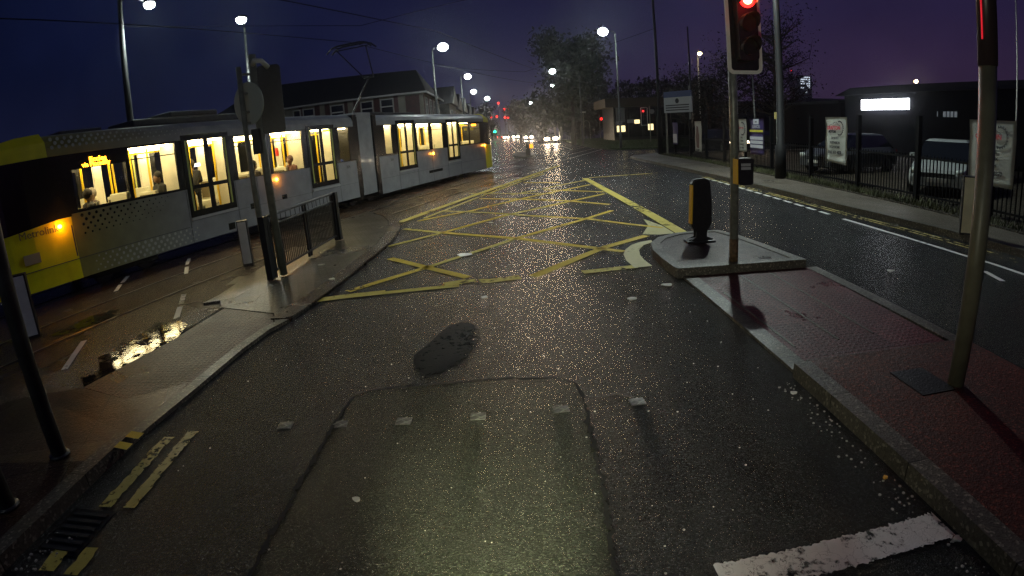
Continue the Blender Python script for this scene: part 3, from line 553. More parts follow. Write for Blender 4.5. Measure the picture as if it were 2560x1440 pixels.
W2 = [(xx(.18), xx(.66), zz(1.6), zz(2.52)), (xx(2.42), xx(3.42), zz(1.57), zz(2.52)), (xx(3.64), xx(4.62), zz(1.56), zz(2.50)), (xx(6.3), xx(7.3), zz(1.6), zz(2.5)), (xx(7.42), xx(8.6), zz(1.58), zz(2.45))]
D2 = [(xx(.93), xx(2.26), zz(.98), zz(2.67)), (xx(4.93), xx(6.16), zz(1.01), zz(2.65))]
def side_shell(x0, x1, zb, zt, wins, doors, y, th, parent):
    """lower panel + black glazing band with real openings, as two meshes"""
    lo, bl = MB(), MB(); y0, y1 = (y, y+th) if th > 0 else (y+th, y)
    zs = 1.5
    xs = [x0]
    for d in doors: xs += [d[0], d[1]]
    xs.append(x1)
    for i in range(0, len(xs), 2): lo.box(xs[i], xs[i+1], y0, y1, zb, zs, bev=0)
    for d in doors: lo.box(d[0], d[1], y0, y1, zb, d[2])
    ops = sorted(wins+[(d[0], d[1], d[2], d[3]) for d in doors]); x = x0
    zc = zt
    for w in ops:
        if w[0] > x: bl.box(x, w[0], y0+.003, y1-.003, zs+.001, zc)
        if w[2] > zs+.002: bl.box(w[0], w[1], y0+.003, y1-.003, zs+.001, w[2])
        if w[3] < zc: bl.box(w[0], w[1], y0+.003, y1-.003, w[3], zc)
        x = w[1]
    if x < x1: bl.box(x, x1, y0+.003, y1-.003, zs+.001, zc)
    return lo, bl
def module(x0, x1, zb, zc, zr, wins, doors, tag_):
    # near side and far side shells
    lo, bl = side_shell(x0, x1, zb, zc, wins, doors, 0, .05, TR)
    lo.build('side_panel', TS, TR); bl.build('window_band', TB, TR)
    lo, bl = side_shell(x0, x1, zb, zc, wins, doors, WB, -.05, TR)
    lo.build('side_panel', TS, TR); bl.build('window_band', TB, TR)
    # roof: curved cantrail profile
    prof = [(0, zc), (-.004, zc+.02), (.0, zc+.16), (.05, zc+.28), (.18, zr-.02), (.5, zr+.03), (WB/2, zr+.06), (WB-.5, zr+.03), (WB-.18, zr-.02), (WB-.05, zc+.28), (WB, zc+.16), (WB+.004, zc+.02), (WB, zc), (WB-.1, zc), (WB-.2, zr-.12), (.2, zr-.12), (.1, zc)]
    rf = MB(); rf.loft([[(x, p[0], p[1]) for p in prof] for x in (x0, x1)]); rf.build('roof', TS, TR)
    # windows: glass with a top-light bar
    for side, yy in ((0, .018), (1, WB-.026)):
        for w in wins:
            g = MB().box(w[0], w[1], yy, yy+.008, w[2], w[3]).build('window_glass', TGL, TR)
            if side == 0 and w[1]-w[0] > .6 and w[0] > 2.6: MB().box(w[0], w[1], .0, .014, w[3]-.245, w[3]-.225).build('toplight_bar', TB, g)
        for d in doors:
            dr = MB(); y_ = yy-.03; mid = (d[0]+d[1])/2
            fr = MB()
            fr.box(d[0], d[0]+.1, y_, y_+.03, d[2], d[3]).box(d[1]-.1, d[1], y_, y_+.03, d[2], d[3]).box(d[0]+.1, d[1]-.1, y_, y_+.03, d[3]-.13, d[3]).box(d[0]+.1, d[1]-.1, y_, y_+.03, d[2], d[2]+.14)
            f = fr.build('door_frame', TB, TR)
            zm = d[2]+.62
            for a, b in ((d[0]+.16, mid-.002), (mid+.002, d[1]-.16)):
                lf = MB(); wl, wr = (.035, .066) if a < mid-.01 else (.066, .035)
                lf.box(a, a+wl, y_+.004, y_+.026, d[2]+.14, d[3]-.13).box(b-wr, b, y_+.004, y_+.026, d[2]+.14, d[3]-.13).box(a+wl, b-wr, y_+.006, y_+.024, zm, zm+.09)
                lf.build('door_leaf', TB, f)
            build_each(MB().box(d[0]+.1, d[0]+.155, y_+.002, y_+.028, d[2]+.14, d[3]-.13).box(d[1]-.155, d[1]-.1, y_+.002, y_+.028, d[2]+.14, d[3]-.13), 'door_edge', TDY, f)
            MB().box(d[0]+.2, d[1]-.2, y_+.012, y_+.016, d[2]+.14, d[3]-.13).build('door_glass', TGL, f)
    # interior
    zf = .62
    it = MB(); it.box(x0, x1, .06, WB-.06, zf-.05, zf); it.build('floor', TDK, TR)
    MB().box(x0, x1, .2, WB-.2, zc+.06, zc+.09).build('ceiling', TIN, TR)
    build_each(MB().box(x0+.1, x1-.1, .24, .36, zc-.05, zc+.05).box(x0+.1, x1-.1, WB-.36, WB-.24, zc-.05, zc+.05), 'light_strip', TLITE, TR)
    pl = MB(); k = x0+.35; i = 0
    while k < x1-.2:
        pl.tube([(k, .55 if i % 2 else .75, zf), (k, .55 if i % 2 else .75, zc+.06)], .026, 8); 
        if i % 3 == 0: pl.tube([(k+.12, 1.45, zf), (k+.12, 1.45, zc+.06)], .024, 8)
        k += .62+.22*math.sin(i*2.1); i += 1
    pl.tube([(x0+.3, .75, zc-.14), (x1-.3, .75, zc-.14)], .018, 6); build_each(pl, 'grab_pole', TPOLE, TR)
    cp = MB()
    k = x0+.2; i = 0
    while k < x1-.3:
        cp.box(k, k+.22+.1*(i % 2), WB-.14, WB-.06, zf, zc); k += .85+.25*(i % 3); i += 1
    build_each(cp, 'far_wall_panel', TIN, TR)
    # draught screens beside the doors
    sc = MB()
    for d in doors:
        sc.box(d[0]-.14, d[0]-.03, .07, .62, zf, zc-.02).box(d[1]+.03, d[1]+.12, .07, .62, zf, zc-.02)
    build_each(sc, 'draught_screen', TIN, TR)
    # seats
    k = x0+.95; j = 0
    while k < x1-.6:
        blocked = any(d[0]-.45 < k < d[1]+.3 for d in doors)
        for ys in ((.1, .75), (WB-.75, WB-.1)):
            if not blocked or ys[0] > 1:
                s_ = MB(); s_.box(k, k+.09, ys[0], ys[1], zf+.35, 1.70 if j % 2 else 1.62, bev=.03).box(k+.05 if j % 2 else k-.38, k+.42 if j % 2 else k+.03, ys[0], ys[1], zf+.33, zf+.45, bev=.03); so = s_.build('seat', SEATM, TR)
                MB().box(k+.092 if j % 2 else k-.014, k+.104 if j % 2 else k-.002, ys[0]+.07, ys[1]-.07, zf+.5, 1.55).build('seat_cushion', SEATD, so)
        k += .74; j += 1
module(.86, 11.1, .3, 2.6, 3.0, W1, D1, 'a')
module(12.55, 22.9, .2, 2.6, 2.98, W2, D2, 'b')
# articulation between the cars
ar = MB()
ar.box(11.1, 11.34, -.0, WB, .25, 2.98); ar.box(12.3, 12.55, -.0, WB, .2, 2.96); ar.build('gangway_frame', TB, TR)
MB().box(11.34, 12.3, .04, WB-.04, .3, 3.06, bev=.05).build('middle_section', TS, TR)
gl_ = MB()
for k in range(5): gl_.box(11.36+.0*k, 11.4+.0*k, .02, .04, .4, 2.9)
gl_.build('bellows_lip', TB, TR)
# cab end: yellow nose, black wraparound screen
def nose(xb, sgn, zc, zr, zb, kind):
    """stations along the cab from the module end outwards"""
    st_ = [(0, 0, zb), (.55, .0, zb), (1.0, .06, zb), (1.5, .22, zb+.02), (1.95, .45, zb+.08)]
    lowr, scr, rfr = [], [], []
    for d, inset, z0 in st_:
        x = xb+sgn*d; zl = 1.46-.10*d; lean = .0
        lowr.append([(x, inset, z0), (x, inset, zl), (x, WB-inset, zl), (x, WB-inset, z0)])
    for d, inset, z0 in st_[:4]:
        x = xb+sgn*d; zl = 1.46-.10*d; zt_ = zc-.02*d
        scr.append([(x, inset+.006, zl), (x-sgn*.0, inset+.03*d, zt_), (x, WB-inset-.03*d, zt_), (x, WB-inset-.006, zl)])
    for d, inset, z0 in st_[:4]:
        x = xb+sgn*d*.92; zt_ = zc-.02*d; zq = zr+.03-.10*d*d
        rfr.append([(x, inset+.02*d, zt_), (x, inset+.03+.02*d, (zt_+zq)/2+.05), (x, inset+.22, zq), (x, WB-inset-.22, zq), (x, WB-inset-.03-.02*d, (zt_+zq)/2+.05), (x, WB-inset-.02*d, zt_)])
    a = MB().loft(lowr).build('cab_front', TY if kind else TS, TR); b = MB().loft(scr).build('cab_windscreen', TB, TR); c = MB().loft(rfr).build('cab_roof', TY if kind else TS, TR)
    return a
cabf = nose(.86, -1, 2.6, 3.02, .3, 1); nose(22.9, 1, 2.58, 2.98, .2, 1)
MB().box(.86, 1.14, -.006, .0, .3, 1.46).build('yellow_panel', TY, TR)
MB().box(.84, 1.16, -.007, -.001, 1.46, 1.52).build('panel_edge', TB, TR)
ln = MB(); ln.box(1.10, 1.125, -.012, -.006, .72, 1.3); ln.box(-.4, 4.0, -.012, -.001, .66, .672); ln.box(6.4, 6.41, -.008, -.001, .3, 1.48); ln.box(5.62, 5.63, -.008, -.001, .3, 1.48); ln.box(4.05, 4.06, -.008, -.001, .3, 1.48); ln.box(8.62, 8.63, -.008, -.001, .3, 1.48); ln.box(10.06, 10.07, -.008, -.001, .3, 1.48)
for q in (13.86, 15.36, 18.22, 19.66, 16.7): ln.box(q, q+.012, -.008, -.001, .2, 1.48)
ln.box(4.1, 11.05, -.006, -.001, .78, .788); ln.box(12.6, 22.8, -.006, -.001, .72, .728)
build_each(ln, 'panel_joint', mat('joint_grey', (.10, .10, .10), .6), TR)
sill = MB()
for a_, b_ in ((4.1, 5.58), (8.66, 10.02), (xx(.93), xx(2.26)), (xx(4.93), xx(6.16))): sill.box(a_, b_, -.04, -.001, .80 if a_ < 12 else .82, .85 if a_ < 12 else .87)
build_each(sill, 'door_sill', mat('door_sill', (.45, .45, .43), .5), TR)
text('Metrolink', .19, mat('tram_grey_lettering', (.16, .16, .08), .5), TR, (.42, -.012, 1.31), sx=1.1)
MB().box(.02, .35, -.014, -.008, .8, .98).build('number_plate', mat('pale_sticker', (.35, .32, .2), .5), TR)
# destination display of amber dots
AMB = emis('amber_leds', (1, .38, .015), 9)
text('Eccles', .125, AMB, TR, (1.93, -.014, 2.445), sx=1.3, bold=.004); text('via Piccadilly', .115, AMB, TR, (1.88, -.014, 2.355), sx=1.12, bold=.004)
MB().box(xx(7.65), xx(8.15), -.01, -.004, zz(2.36), zz(2.44)).build('rear_display', AMB, TR)
MB().box(xx(6.4), xx(6.9), .03, .036, zz(2.44), zz(2.49)).build('green_exit_sign', emis('green_sign', (.35, .9, .05), 2.5), TR); MB().box(9.5, 9.9, .03, .036, 2.5, 2.56).build('green_exit_sign', MATS['green_sign'], TR)
build_each(MB().box(7.86, 7.96, .5, .54, 1.95, 2.18).box(xx(2.72), xx(2.8), .5, .54, 2.0, 2.15), 'red_notice', mat('red_notice', (.7, .04, .02), .5), TR)
build_each(MB().box(xx(6.85), xx(7.15), .03, .036, 2.2, 2.3).box(xx(7.6), xx(7.9), .03, .036, 2.2, 2.3), 'yellow_notice', mat('yellow_notice', (.7, .6, .02), .5, emit=(.7, .6, .02), estr=.2), TR)
MB().box(4.5, 5.38, .9, .96, 1.98, 2.06).build('ticket_shelf_light', emis('white_strip', (.8, .85, 1), 5), TR)
# orange side indicators
OR_ = emis('orange_lamp', (1, .32, .02), 90)
for i, (x, z) in enumerate([(.86, 1.33), (7.16, 1.34), (16.82, 1.335), (22.85, 1.39)]):
    q = MB().ball((x, -.012, z), .05, 2, (1, .5, .8)).build('side_indicator', OR_, TR, True)
    point('indicator_light', (x, -.12, z), 4, (1, .32, .03), .05, TR)
# dot pattern livery
dt = MB(); lt = MB()
for r_ in range(5):
    for c_ in range(15):
        x = 1.38+c_*.165+(r_ % 2)*.08; z = 1.44-r_*.085; q = .036*(1-c_/17)*(1-.1*r_)
        if x > 3.75 or q < .008 or z < 1.05: continue
        dt.disc((x, -.001, z), q, (0, -1, 0), 12, .003)
dt.build('dark_dot_pattern', TB, TR)
for r_ in range(4):
    for c_ in range(17):
        x = 1.5+c_*.165+(r_ % 2)*.08; z = .36+r_*.085; q = .035*(.5+.5*math.sin(math.pi*c_/17)); lt.disc((x, -.001, z), q, (0, -1, 0), 12, .003)
lt.build('light_dot_pattern', mat('pale_dots', (.50, .50, .42), .4), TR)
rt_ = MB()
for r_ in range(3):
    for c_ in range(22):
        x = .98+c_*.15+(r_ % 2)*.075; z = 2.76+r_*.075; q = .037*(1-c_/30); rt_.disc((x, -.004-.0+.03*max(0, r_-1), z), q, (0, -1, .1), 10, .006)
rt_.build('roof_dot_pattern', mat('pale_green_dots', (.42, .46, .36), .4), TR)
pk = MB(); pk.box(16.3, 17.6, -.006, -.001, .55, .66); pk.box(6.05, 6.35, -.006, -.001, .72, .86); pk.box(6.75, 7.0, -.006, -.001, .75, .88); pk.box(7.3, 7.5, -.006, -.001, .78, .9); pk.box(5.2, 5.42, -.006, -.001, .36, .52); build_each(pk, 'vent_grille', TB, TR)
text('304', .14, mat('tram_number', (.07, .07, .07), .5), TR, (10.6, -.005, 1.33)); text('304', .14, MATS['tram_number'], TR, (xx(.5), -.005, 1.33))
# roof equipment and pantograph
re_ = MB(); re_.box(1.6, 2.6, .75, 1.4, 3.0, 3.12, bev=.03); re_.box(3.3, 6.9, .55, 1.6, 3.03, 3.2, bev=.04); re_.box(4.4, 5.9, .6, 1.55, 3.2, 3.33, bev=.04); re_.box(14, 16.5, .55, 1.6, 3.0, 3.1, bev=.03); build_each(re_, 'roof_equipment', DKST, TR)
pg = MB(); pg.box(12.4, 14.0, .55, 1.6, 3.02, 3.12, bev=.02); pg.tube([(12.75, 1.07, 3.1), (14.1, 1.07, 4.5)], [.035, .03], 8)
pg.tube([(14.1, .85, 4.5), (14.1, 1.3, 4.5)], .035, 8)
for a, b in ((.87, .45), (1.28, 1.7)): pg.tube([(14.1, a, 4.5), (13.05, b, 5.5)], .024, 8)
pg.tube([(13.05, .35, 5.5), (13.05, 1.8, 5.5)], .022, 8)
for q in (12.88, 13.2): pg.tube([(q, .12, 5.42), (q, .32, 5.58), (q, .6, 5.64), (q, 1.55, 5.64), (q, 1.83, 5.58), (q, 2.03, 5.42)], .032, 8)
for q in (.42, 1.72): pg.tube([(12.86, q, 5.62), (13.22, q, 5.62)], .02, 6)
pg.build('pantograph', DKST, TR)
WH = mat('wheel_steel', (.10, .09, .08), .5, .7)
for x in (2.4, 11.8, 20.6):
    bg_ = MB().box(x-.8, x+.8, .3, WB-.3, .15, .42).build('bogie', TB, TR)
    w_ = MB()
    for dx in (-.55, .55):
        for y_ in (.42, WB-.5): w_.tube([(x+dx, y_, .25), (x+dx, y_+.09, .25)], .25, 16)
    build_each(w_, 'wheel', WH, bg_)

# ================================================================== people in the tram: each one body, voxel-merged into one surface
def person(x, y, seat_z, jacket, label, face=1, hair=(.02, .015, .01), standing=False, lean=0., rz=0., skin=(.30, .17, .11)):
    bm = bmesh.new(); mb = MB(); mb.bm.free(); mb.bm = bm
    def cap(a, b, ra, rb, n=5):
        a = Vector(a); b = Vector(b)
        for i in range(n+1):
            t = i/n; mb.ball(a.lerp(b, t), ra+(rb-ra)*t, 1)
    k = .86
    if standing:
        for s in (-1, 1): cap((0, s*.1, .95*k), (.02, s*.1, .5*k), .085, .06); cap((.02, s*.1, .5*k), (0, s*.1, .08), .06, .045); cap((0, s*.1, .04), (.14, s*.1, .03), .045, .035)
        hip = .95*k
    else:
        for s in (-1, 1): cap((0, s*.1, .1), (.42*k, s*.1, .12), .085, .06); cap((.42*k, s*.1, .12), (.44*k, s*.1, -.32), .06, .045); cap((.44*k, s*.1, -.34), (.55*k, s*.1, -.36), .04, .035)
        hip = .1
    cap((0, 0, hip), (lean*.5, 0, hip+.25*k), .14, .145); cap((lean*.5, -.06, hip+.3*k), (lean, -.1, hip+.45*k), .13, .1); cap((lean*.5, .06, hip+.3*k), (lean, .1, hip+.45*k), .13, .1)
    for s in (-1, 1):
        cap((lean, s*.17, hip+.46*k), (lean+.03, s*.22, hip+.22*k), .062, .05); cap((lean+.03, s*.22, hip+.22*k), (lean+.24, s*.12, hip+.14*k), .048, .034)
        mb.ball((lean+.28, s*.11, hip+.13*k), .036, 1, (1.2, .7, .8))
        for f in range(4): cap((lean+.30, s*(.09+.014*f), hip+.135*k), (lean+.35, s*(.09+.014*f), hip+.115*k), .011, .009, 2)
    cap((lean, 0, hip+.48*k), (lean*1.1+.01, 0, hip+.60*k), .055, .05, 2)
    hx, hz = lean*1.2+.02, hip+.70*k
    mb.ball((hx, 0, hz), .098, 2, (1.05, .85, 1.22)); mb.ball((hx+.06, 0, hz-.06), .05, 1, (1, .9, 1)); mb.ball((hx+.108, 0, hz-.015), .018, 1, (1, .8, 1.5))
    for s in (-1, 1): mb.ball((hx, s*.085, hz-.01), .022, 1, (.7, .5, 1.3))
    me = bpy.data.meshes.new('person'); bm.to_mesh(me); bm.free(); o = bpy.data.objects.new('person', me); COL.objects.link(o)
    md = o.modifiers.new('r', 'REMESH'); md.mode = 'VOXEL'; md.voxel_size = .016; sm = o.modifiers.new('s', 'SMOOTH'); sm.iterations = 4
    bpy.context.view_layer.update(); m2 = bpy.data.meshes.new_from_object(o.evaluated_get(bpy.context.evaluated_depsgraph_get())); o.modifiers.clear(); o.data = m2; m2.name = 'person'; bpy.data.meshes.remove(me)
    m2.materials.clear(); m2.materials.append(mat('jacket_%d' % int(jacket[0]*999+jacket[2]*99), jacket, .75, var=.2, vscale=9)); m2.materials.append(mat('skin', skin, .55)); m2.materials.append(mat('trousers', (.015, .016, .022), .8))
    for p in m2.polygons:
        p.use_smooth = True; c = p.center
        p.material_index = 1 if (c.z > hip+.555*k or (c.x > lean+.25 and hip+.05 < c.z < hip+.2 and abs(c.y) < .2 and c.x > .2 and standing) ) else (2 if c.z < hip+.02 else 0)
    h = MB(); h.ball((hx-.018, 0, hz+.028), .108, 2, (1.02, .88, 1.12)); hb = h.build('hair', mat('hair_%d' % int(hair[0]*999), hair, .8, bump=.5, bscale=90), o, True)
    p_ = A0 + TU*x + TN*y; o.location = (p_.x, p_.y, seat_z); o.rotation_euler.z = TH + rz + (0 if face > 0 else math.pi)
    return tag(o, label, 'person', 'passengers inside the tram')
SZ = 1.07
person(1.78, .34, SZ, (.012, .012, .014), 'dark coated passenger seated at the first window under the amber display', 1)
person(1.45, .55, SZ-.02, (.25, .07, .03), 'passenger with a reddish coat in the corner of the first window', 1, hair=(.10, .07, .04))
person(2.25, .95, SZ, (.07, .05, .04), 'passenger in brown seated by the aisle behind the first window', -1, hair=(.25, .22, .18))
person(3.62, .36, SZ+.1, (.006, .006, .006), 'large dark figure in black seated at the second window', -1)
person(5.0, .8, .62, (.012, .012, .015), 'dark figure standing inside the first tram doors', 1, standing=True, rz=1.2)
person(6.72, .36, SZ+.02, (.05, .04, .03), 'hooded passenger at the third window behind the grey pole', 1)
person(8.25, .36, SZ+.02, (.13, .055, .04), 'passenger in a rust brown hooded coat at the fourth window', -1, hair=(.12, .06, .04))
person(10.6, .36, SZ-.04, (.02, .05, .30), 'passenger in a bright blue coat beside the middle of the tram', -1)
person(13.3, .36, SZ-.02, (.006, .006, .007), 'dark passenger at the first window of the rear car', 1)

# ================================================================== traffic signals
REDL = emis('red_signal_glow', (1, .015, .012), 5); REDC = emis('red_signal_core', (1, .14, .05), 500); GRNL = emis('green_signal_glow', (.01, 1, .40), 6)
LENSOFF_R = mat('unlit_red_lens', (.03, .003, .003), .3); LENSOFF_A = mat('unlit_amber_lens', (.02, .01, .002), .3); LENSOFF_G = mat('unlit_green_lens', (.002, .012, .006), .3)
def rrect(w, h, r, n=5):
    P = []
    for cx_, cz_, a0 in ((w/2-r, h/2-r, 0), (-w/2+r, h/2-r, 90), (-w/2+r, -h/2+r, 180), (w/2-r, -h/2+r, 270)):
        for k in range(n+1): a = R(a0+90*k/n); P.append((cx_+r*math.cos(a), cz_+r*math.sin(a)))
    return P
def ring(mb, w, h, r, b, y0, y1, z):
    o_ = rrect(w, h, r); i_ = rrect(w-2*b, h-2*b, max(.01, r-b)); n = len(o_)
    R4 = [[mb.bm.verts.new((p[0], y, p[1]+z)) for p in q] for q in (o_, i_) for y in (y0, y1)]
    for k in range(n):
        j = (k+1) % n
        for a, b_ in ((0, 1), (3, 2), (2, 0), (1, 3)): mb.bm.faces.new((R4[a][k], R4[a][j], R4[b_][j], R4[b_][k]))
    return mb
def slab_rr(mb, w, h, r, y0, y1, z, x=0):
    P = rrect(w, h, r); a = [mb.bm.verts.new((p[0]+x, y0, p[1]+z)) for p in P]; b = [mb.bm.verts.new((p[0]+x, y1, p[1]+z)) for p in P]
    mb.bm.faces.new(a); mb.bm.faces.new(list(reversed(b))); n = len(P)
    for k in range(n): mb.bm.faces.new((a[k], b[k], b[(k+1) % n], a[(k+1) % n]))
    return mb
def signal_head(parent, x, y, z, lit, w=.44, h=1.2, border=True, face=1, board=True):
    """three-aspect head facing local -y, centred on x, its middle at height z"""
    hd = thing('signal_head', None, None, (x, y, z), 0 if face > 0 else math.pi); hd.parent = parent
    if board:
        slab_rr(MB(), w, h, .07, .05, .062, 0).build('backing_board', BLK, hd)
        if border: ring(MB(), w+.03, h+.03, .085, .045, .038, .066, 0).build('white_border', WHITEP, hd)
    slab_rr(MB(), .26, .92, .05, -.1, .05, 0).build('housing', BLK, hd)
    for k, (off, on) in enumerate(((LENSOFF_R, REDL), (LENSOFF_A, LENSOFF_A), (LENSOFF_G, GRNL))):
        zc = .29-.29*k; m_ = on if (lit == 'r' and k == 0) or (lit == 'g' and k == 2) else off
        q = MB(); q.tube([(0, -.1, zc), (0, -.125, zc)], .1, 20); ln_ = q.build('lens', m_, hd)
        if lit == 'r' and k == 0: MB().ball((0, -.125, zc), .062, 2, (1, .3, 1)).build('bright_core', REDC, ln_, True)
        v = MB(); r_ = .118; P0, P1 = [], []
        for a in range(-20, 201, 10): t = R(a); P0.append((r_*math.cos(t), -.1, zc+r_*math.sin(t))); P1.append((r_*math.cos(t), -.1-.20*max(.25, .5+.5*math.sin(t)), zc+r_*math.sin(t)))
        P2 = [(p[0]*.95, p[1], zc+(p[2]-zc)*.95) for p in P1]; P3 = [(p[0]*.95, p[1], zc+(p[2]-zc)*.95) for p in P0]
        v.loft([P0, P1, P2, P3], cap=False, closed=False); v.build('visor', BLK, hd)
    return hd
# red signal on the island
sg = thing('traffic_signal', 'traffic signal on the central island showing red, white bordered board', 'traffic signal', (2.98, 6.99, .118))
MB().tube([(0, 0, 0), (0, 0, .32)], .062, 16).build('pole_foot', mat('rusty_pole_foot', (.10, .06, .03), .7, var=.5, vscale=20), sg, True)
MB().tube([(0, 0, .32), (0, 0, 3.9)], .056, 16).build('pole', GALV, sg, True)
signal_head(sg, .10, -.24, 3.06, 'r')
br = MB(); br.box(.0, .1, -.2, .03, 3.35, 3.4).box(.0, .1, -.2, .03, 2.75, 2.8); br.build('bracket', BLK, sg)
bb = MB(); slab_rr(bb, .21, .34, .03, -.22, -.06, 1.22, .065); bx_ = bb.build('push_button_box', BLK, sg)
MB().box(.0, .13, -.226, -.22, 1.29, 1.325).box(.0, .13, -.226, -.22, 1.245, 1.28).build('wait_panel', mat('grey_panel', (.35, .36, .38), .4), bx_)
MB().box(-.052, -.038, -.215, -.07, 1.06, 1.38).build('yellow_edge', YPL, bx_)
point('red_signal_light', (3.08, 6.40, 3.42), .8, (1, .03, .03), .09)
# keep-left bollard seen from behind
bo = thing('traffic_bollard', 'black rounded traffic bollard with yellow edge on the island nose', 'bollard', (3.0, 8.39, .118))
bp_ = MB(); prof = [(-.20, .0), (-.20, .05), (-.07, .07), (-.065, .16), (-.13, .22), (-.175, .30), (-.165, .62), (-.15, .92), (-.12, .975), (-.05, .995), (.05, .995), (.12, .975), (.15, .92), (.165, .62), (.175, .30), (.13, .22), (.065, .16), (.07, .07), (.2, .05), (.2, 0)]
a = [bp_.bm.verts.new((p[0], -.07, p[1])) for p in prof]; b = [bp_.bm.verts.new((p[0], .07, p[1])) for p in prof]
bp_.bm.faces.new(a); bp_.bm.faces.new(list(reversed(b)))
for k in range(len(a)): bp_.bm.faces.new((a[k], b[k], b[(k+1) % len(a)], a[(k+1) % len(a)]))
bmesh.ops.bevel(bp_.bm, geom=[e for e in bp_.bm.edges if abs(e.verts[0].co.y-e.verts[1].co.y) < .001], offset=.02, segments=2, affect='EDGES'); bp_.build('body', BLK, bo)
MB().box(-.24, .22, -.12, .12, 0, .035, bev=.01).build('base_plate', BLK, bo)
ye = MB(); ye.prism([(-.185, -.074), (-.165, -.074), (-.165, .05), (-.185, .05)], .3, .9, M=Matrix.Shear('XZ' if False else 'XY', 4, (.032, 0))); ye.build('yellow_edge', YPL, bo)
# left pair of poles: signal and sign seen from behind
sl = thing('traffic_signal', 'pair of grey poles with a signal head seen from behind by the railing', 'traffic signal', (-3.66, 8.52, .06))
MB().tube([(0, 0, 0), (-.03, -.1, 3.5)], .062, 14).build('signal_pole', POLEG, sl, True)
MB().tube([(-.17, -.2, 0), (-.21, -.24, 3.32)], .042, 12).build('sign_pole', POLEG, sl, True)
h2 = thing('signal_head', None, None, (.19, -.02, 2.78), R(200)); h2.parent = sl
slab_rr(MB(), .36, 1.06, .06, -.03, .02, 0).build('backing_board', BLK, h2); slab_rr(MB(), .26, .9, .05, -.26, -.03, 0).build('housing', BLK, h2)
for k in range(3):
    v = MB(); zc = .29-.29*k; v.tube([(0, -.26, zc), (0, -.46, zc+.01)], [.12, .115], 16); v.build('visor', BLK, h2)
MB().tube([(-.02, -.12, 3.33), (.05, -.22, 3.38), (.16, -.2, 3.36), (.22, -.1, 3.26)], .04, 8).build('curved_bracket', mat('pale_bracket', (.45, .47, .42), .4), sl, True)
dm = MB(); dm.tube([(-.2, -.16, 2.75), (-.215, -.175, 2.75)], .33, 28, True); ds = dm.build('round_sign_back', mat('sign_back', (.36, .40, .36), .5), sl)
ds.matrix_local = Matrix.Translation((-.12, -.17, 2.75)) @ Matrix.Rotation(R(22), 4, 'Z') @ Matrix.Translation((.2, .17, -2.75))
ck = MB()
for z_ in (2.45, 2.62, 2.9, 3.2): ck.tube([(-.21, -.24, z_), (-.03, -.1, z_)], .022, 6)
build_each(ck, 'clamp', GALV, sl)
MB().box(-.13, .0, -.2, -.1, 1.96, 2.35, bev=.01).build('small_box', BLK, sl)
# near poles
np_ = thing('signal_pole', 'tall grey pole standing in the red paving at the right, cut by the frame top', 'pole', (3.21, 3.03, .115))
MB().tube([(0, 0, 0), (0, 0, 2.25)], .064, 18).build('lower_pole', mat('pole_lit', (.10, .095, .065), .45, var=.15, vscale=8), np_, True)
MB().tube([(0, 0, 2.25), (0, 0, 3.6)], .07, 18).build('upper_pole', mat('pole_unlit', (.03, .02, .022), .35), np_, True)  # pale below, dark above: bicycle light's cut-off put into the pole colours
MB().box(-.16, .26, -.12, .1, 2.86, 3.3, bev=.02).build('signal_housing', BLK, np_)
MB().box(.07, .1, -.04, .04, 2.70, 2.80).build('cable_clip', BLK, np_)
MB().box(-.079, -.073, -.03, -.02, 2.42, 2.85).build('painted_red_light', emis('painted_red_glow', (1, .02, .04), .5), np_)  # glowing strip stands in for red signal light catching the pole
for nm, x, y, h, lb in (('signal_pole', -3.43, 2.94, 3.4, 'dark grey pole on the left footway corner beyond the yellow kerb marks'), ('signal_pole', -3.35, 2.27, 3.4, 'dark pole base at the extreme lower left of the footway')):
    p_ = thing(nm, lb, 'pole', (x, y, .09)); MB().tube([(0, 0, 0), (0, 0, h)], .06, 16).build('pole', mat('dark_grey_pole', (.05, .052, .048), .42, var=.3, vscale=9), p_, True)
    MB().tube([(0, 0, 0), (0, 0, .02)], .085, 16).build('collar', DKST, p_, True)
# guard railing
gr = thing('guard_railing', 'dark pedestrian guard railing on the left refuge beside the tram', 'railing', (-3.76, 8.22, .06), math.atan2(3.25, .2))
MB().tube([(0, 0, .98), (3.25, 0, .98)], .028, 8).build('top_rail', mat('rail_paint', (.05, .045, .045), .35, var=.3), gr)
MB().tube([(0, 0, .82), (3.25, 0, .82)], .022, 8).build('second_rail', DKST, gr); MB().tube([(0, 0, .1), (3.25, 0, .1)], .022, 8).build('bottom_rail', DKST, gr)
for x_, w_ in ((0, .05), (.12, .04), (1.62, .02), (1.72, .02), (3.25, .07), (3.16, .03)): MB().box(x_-w_, x_+w_, -w_, w_, 0, 1.0).build('post', DKST, gr)
for k in range(1, 44):
    x_ = .074*k+.02
    if abs(x_-1.67) < .1 or x_ > 3.1: continue
    MB().tube([(x_, 0, .1), (x_, 0, .82)], .012, 5).build('bar', DKST, gr)
for k in range(0, 32, 2): MB().tube([(.1*k+.07, 0, .82), (.1*k+.07, 0, .98)], .008, 5).build('short_bar', DKST, gr)
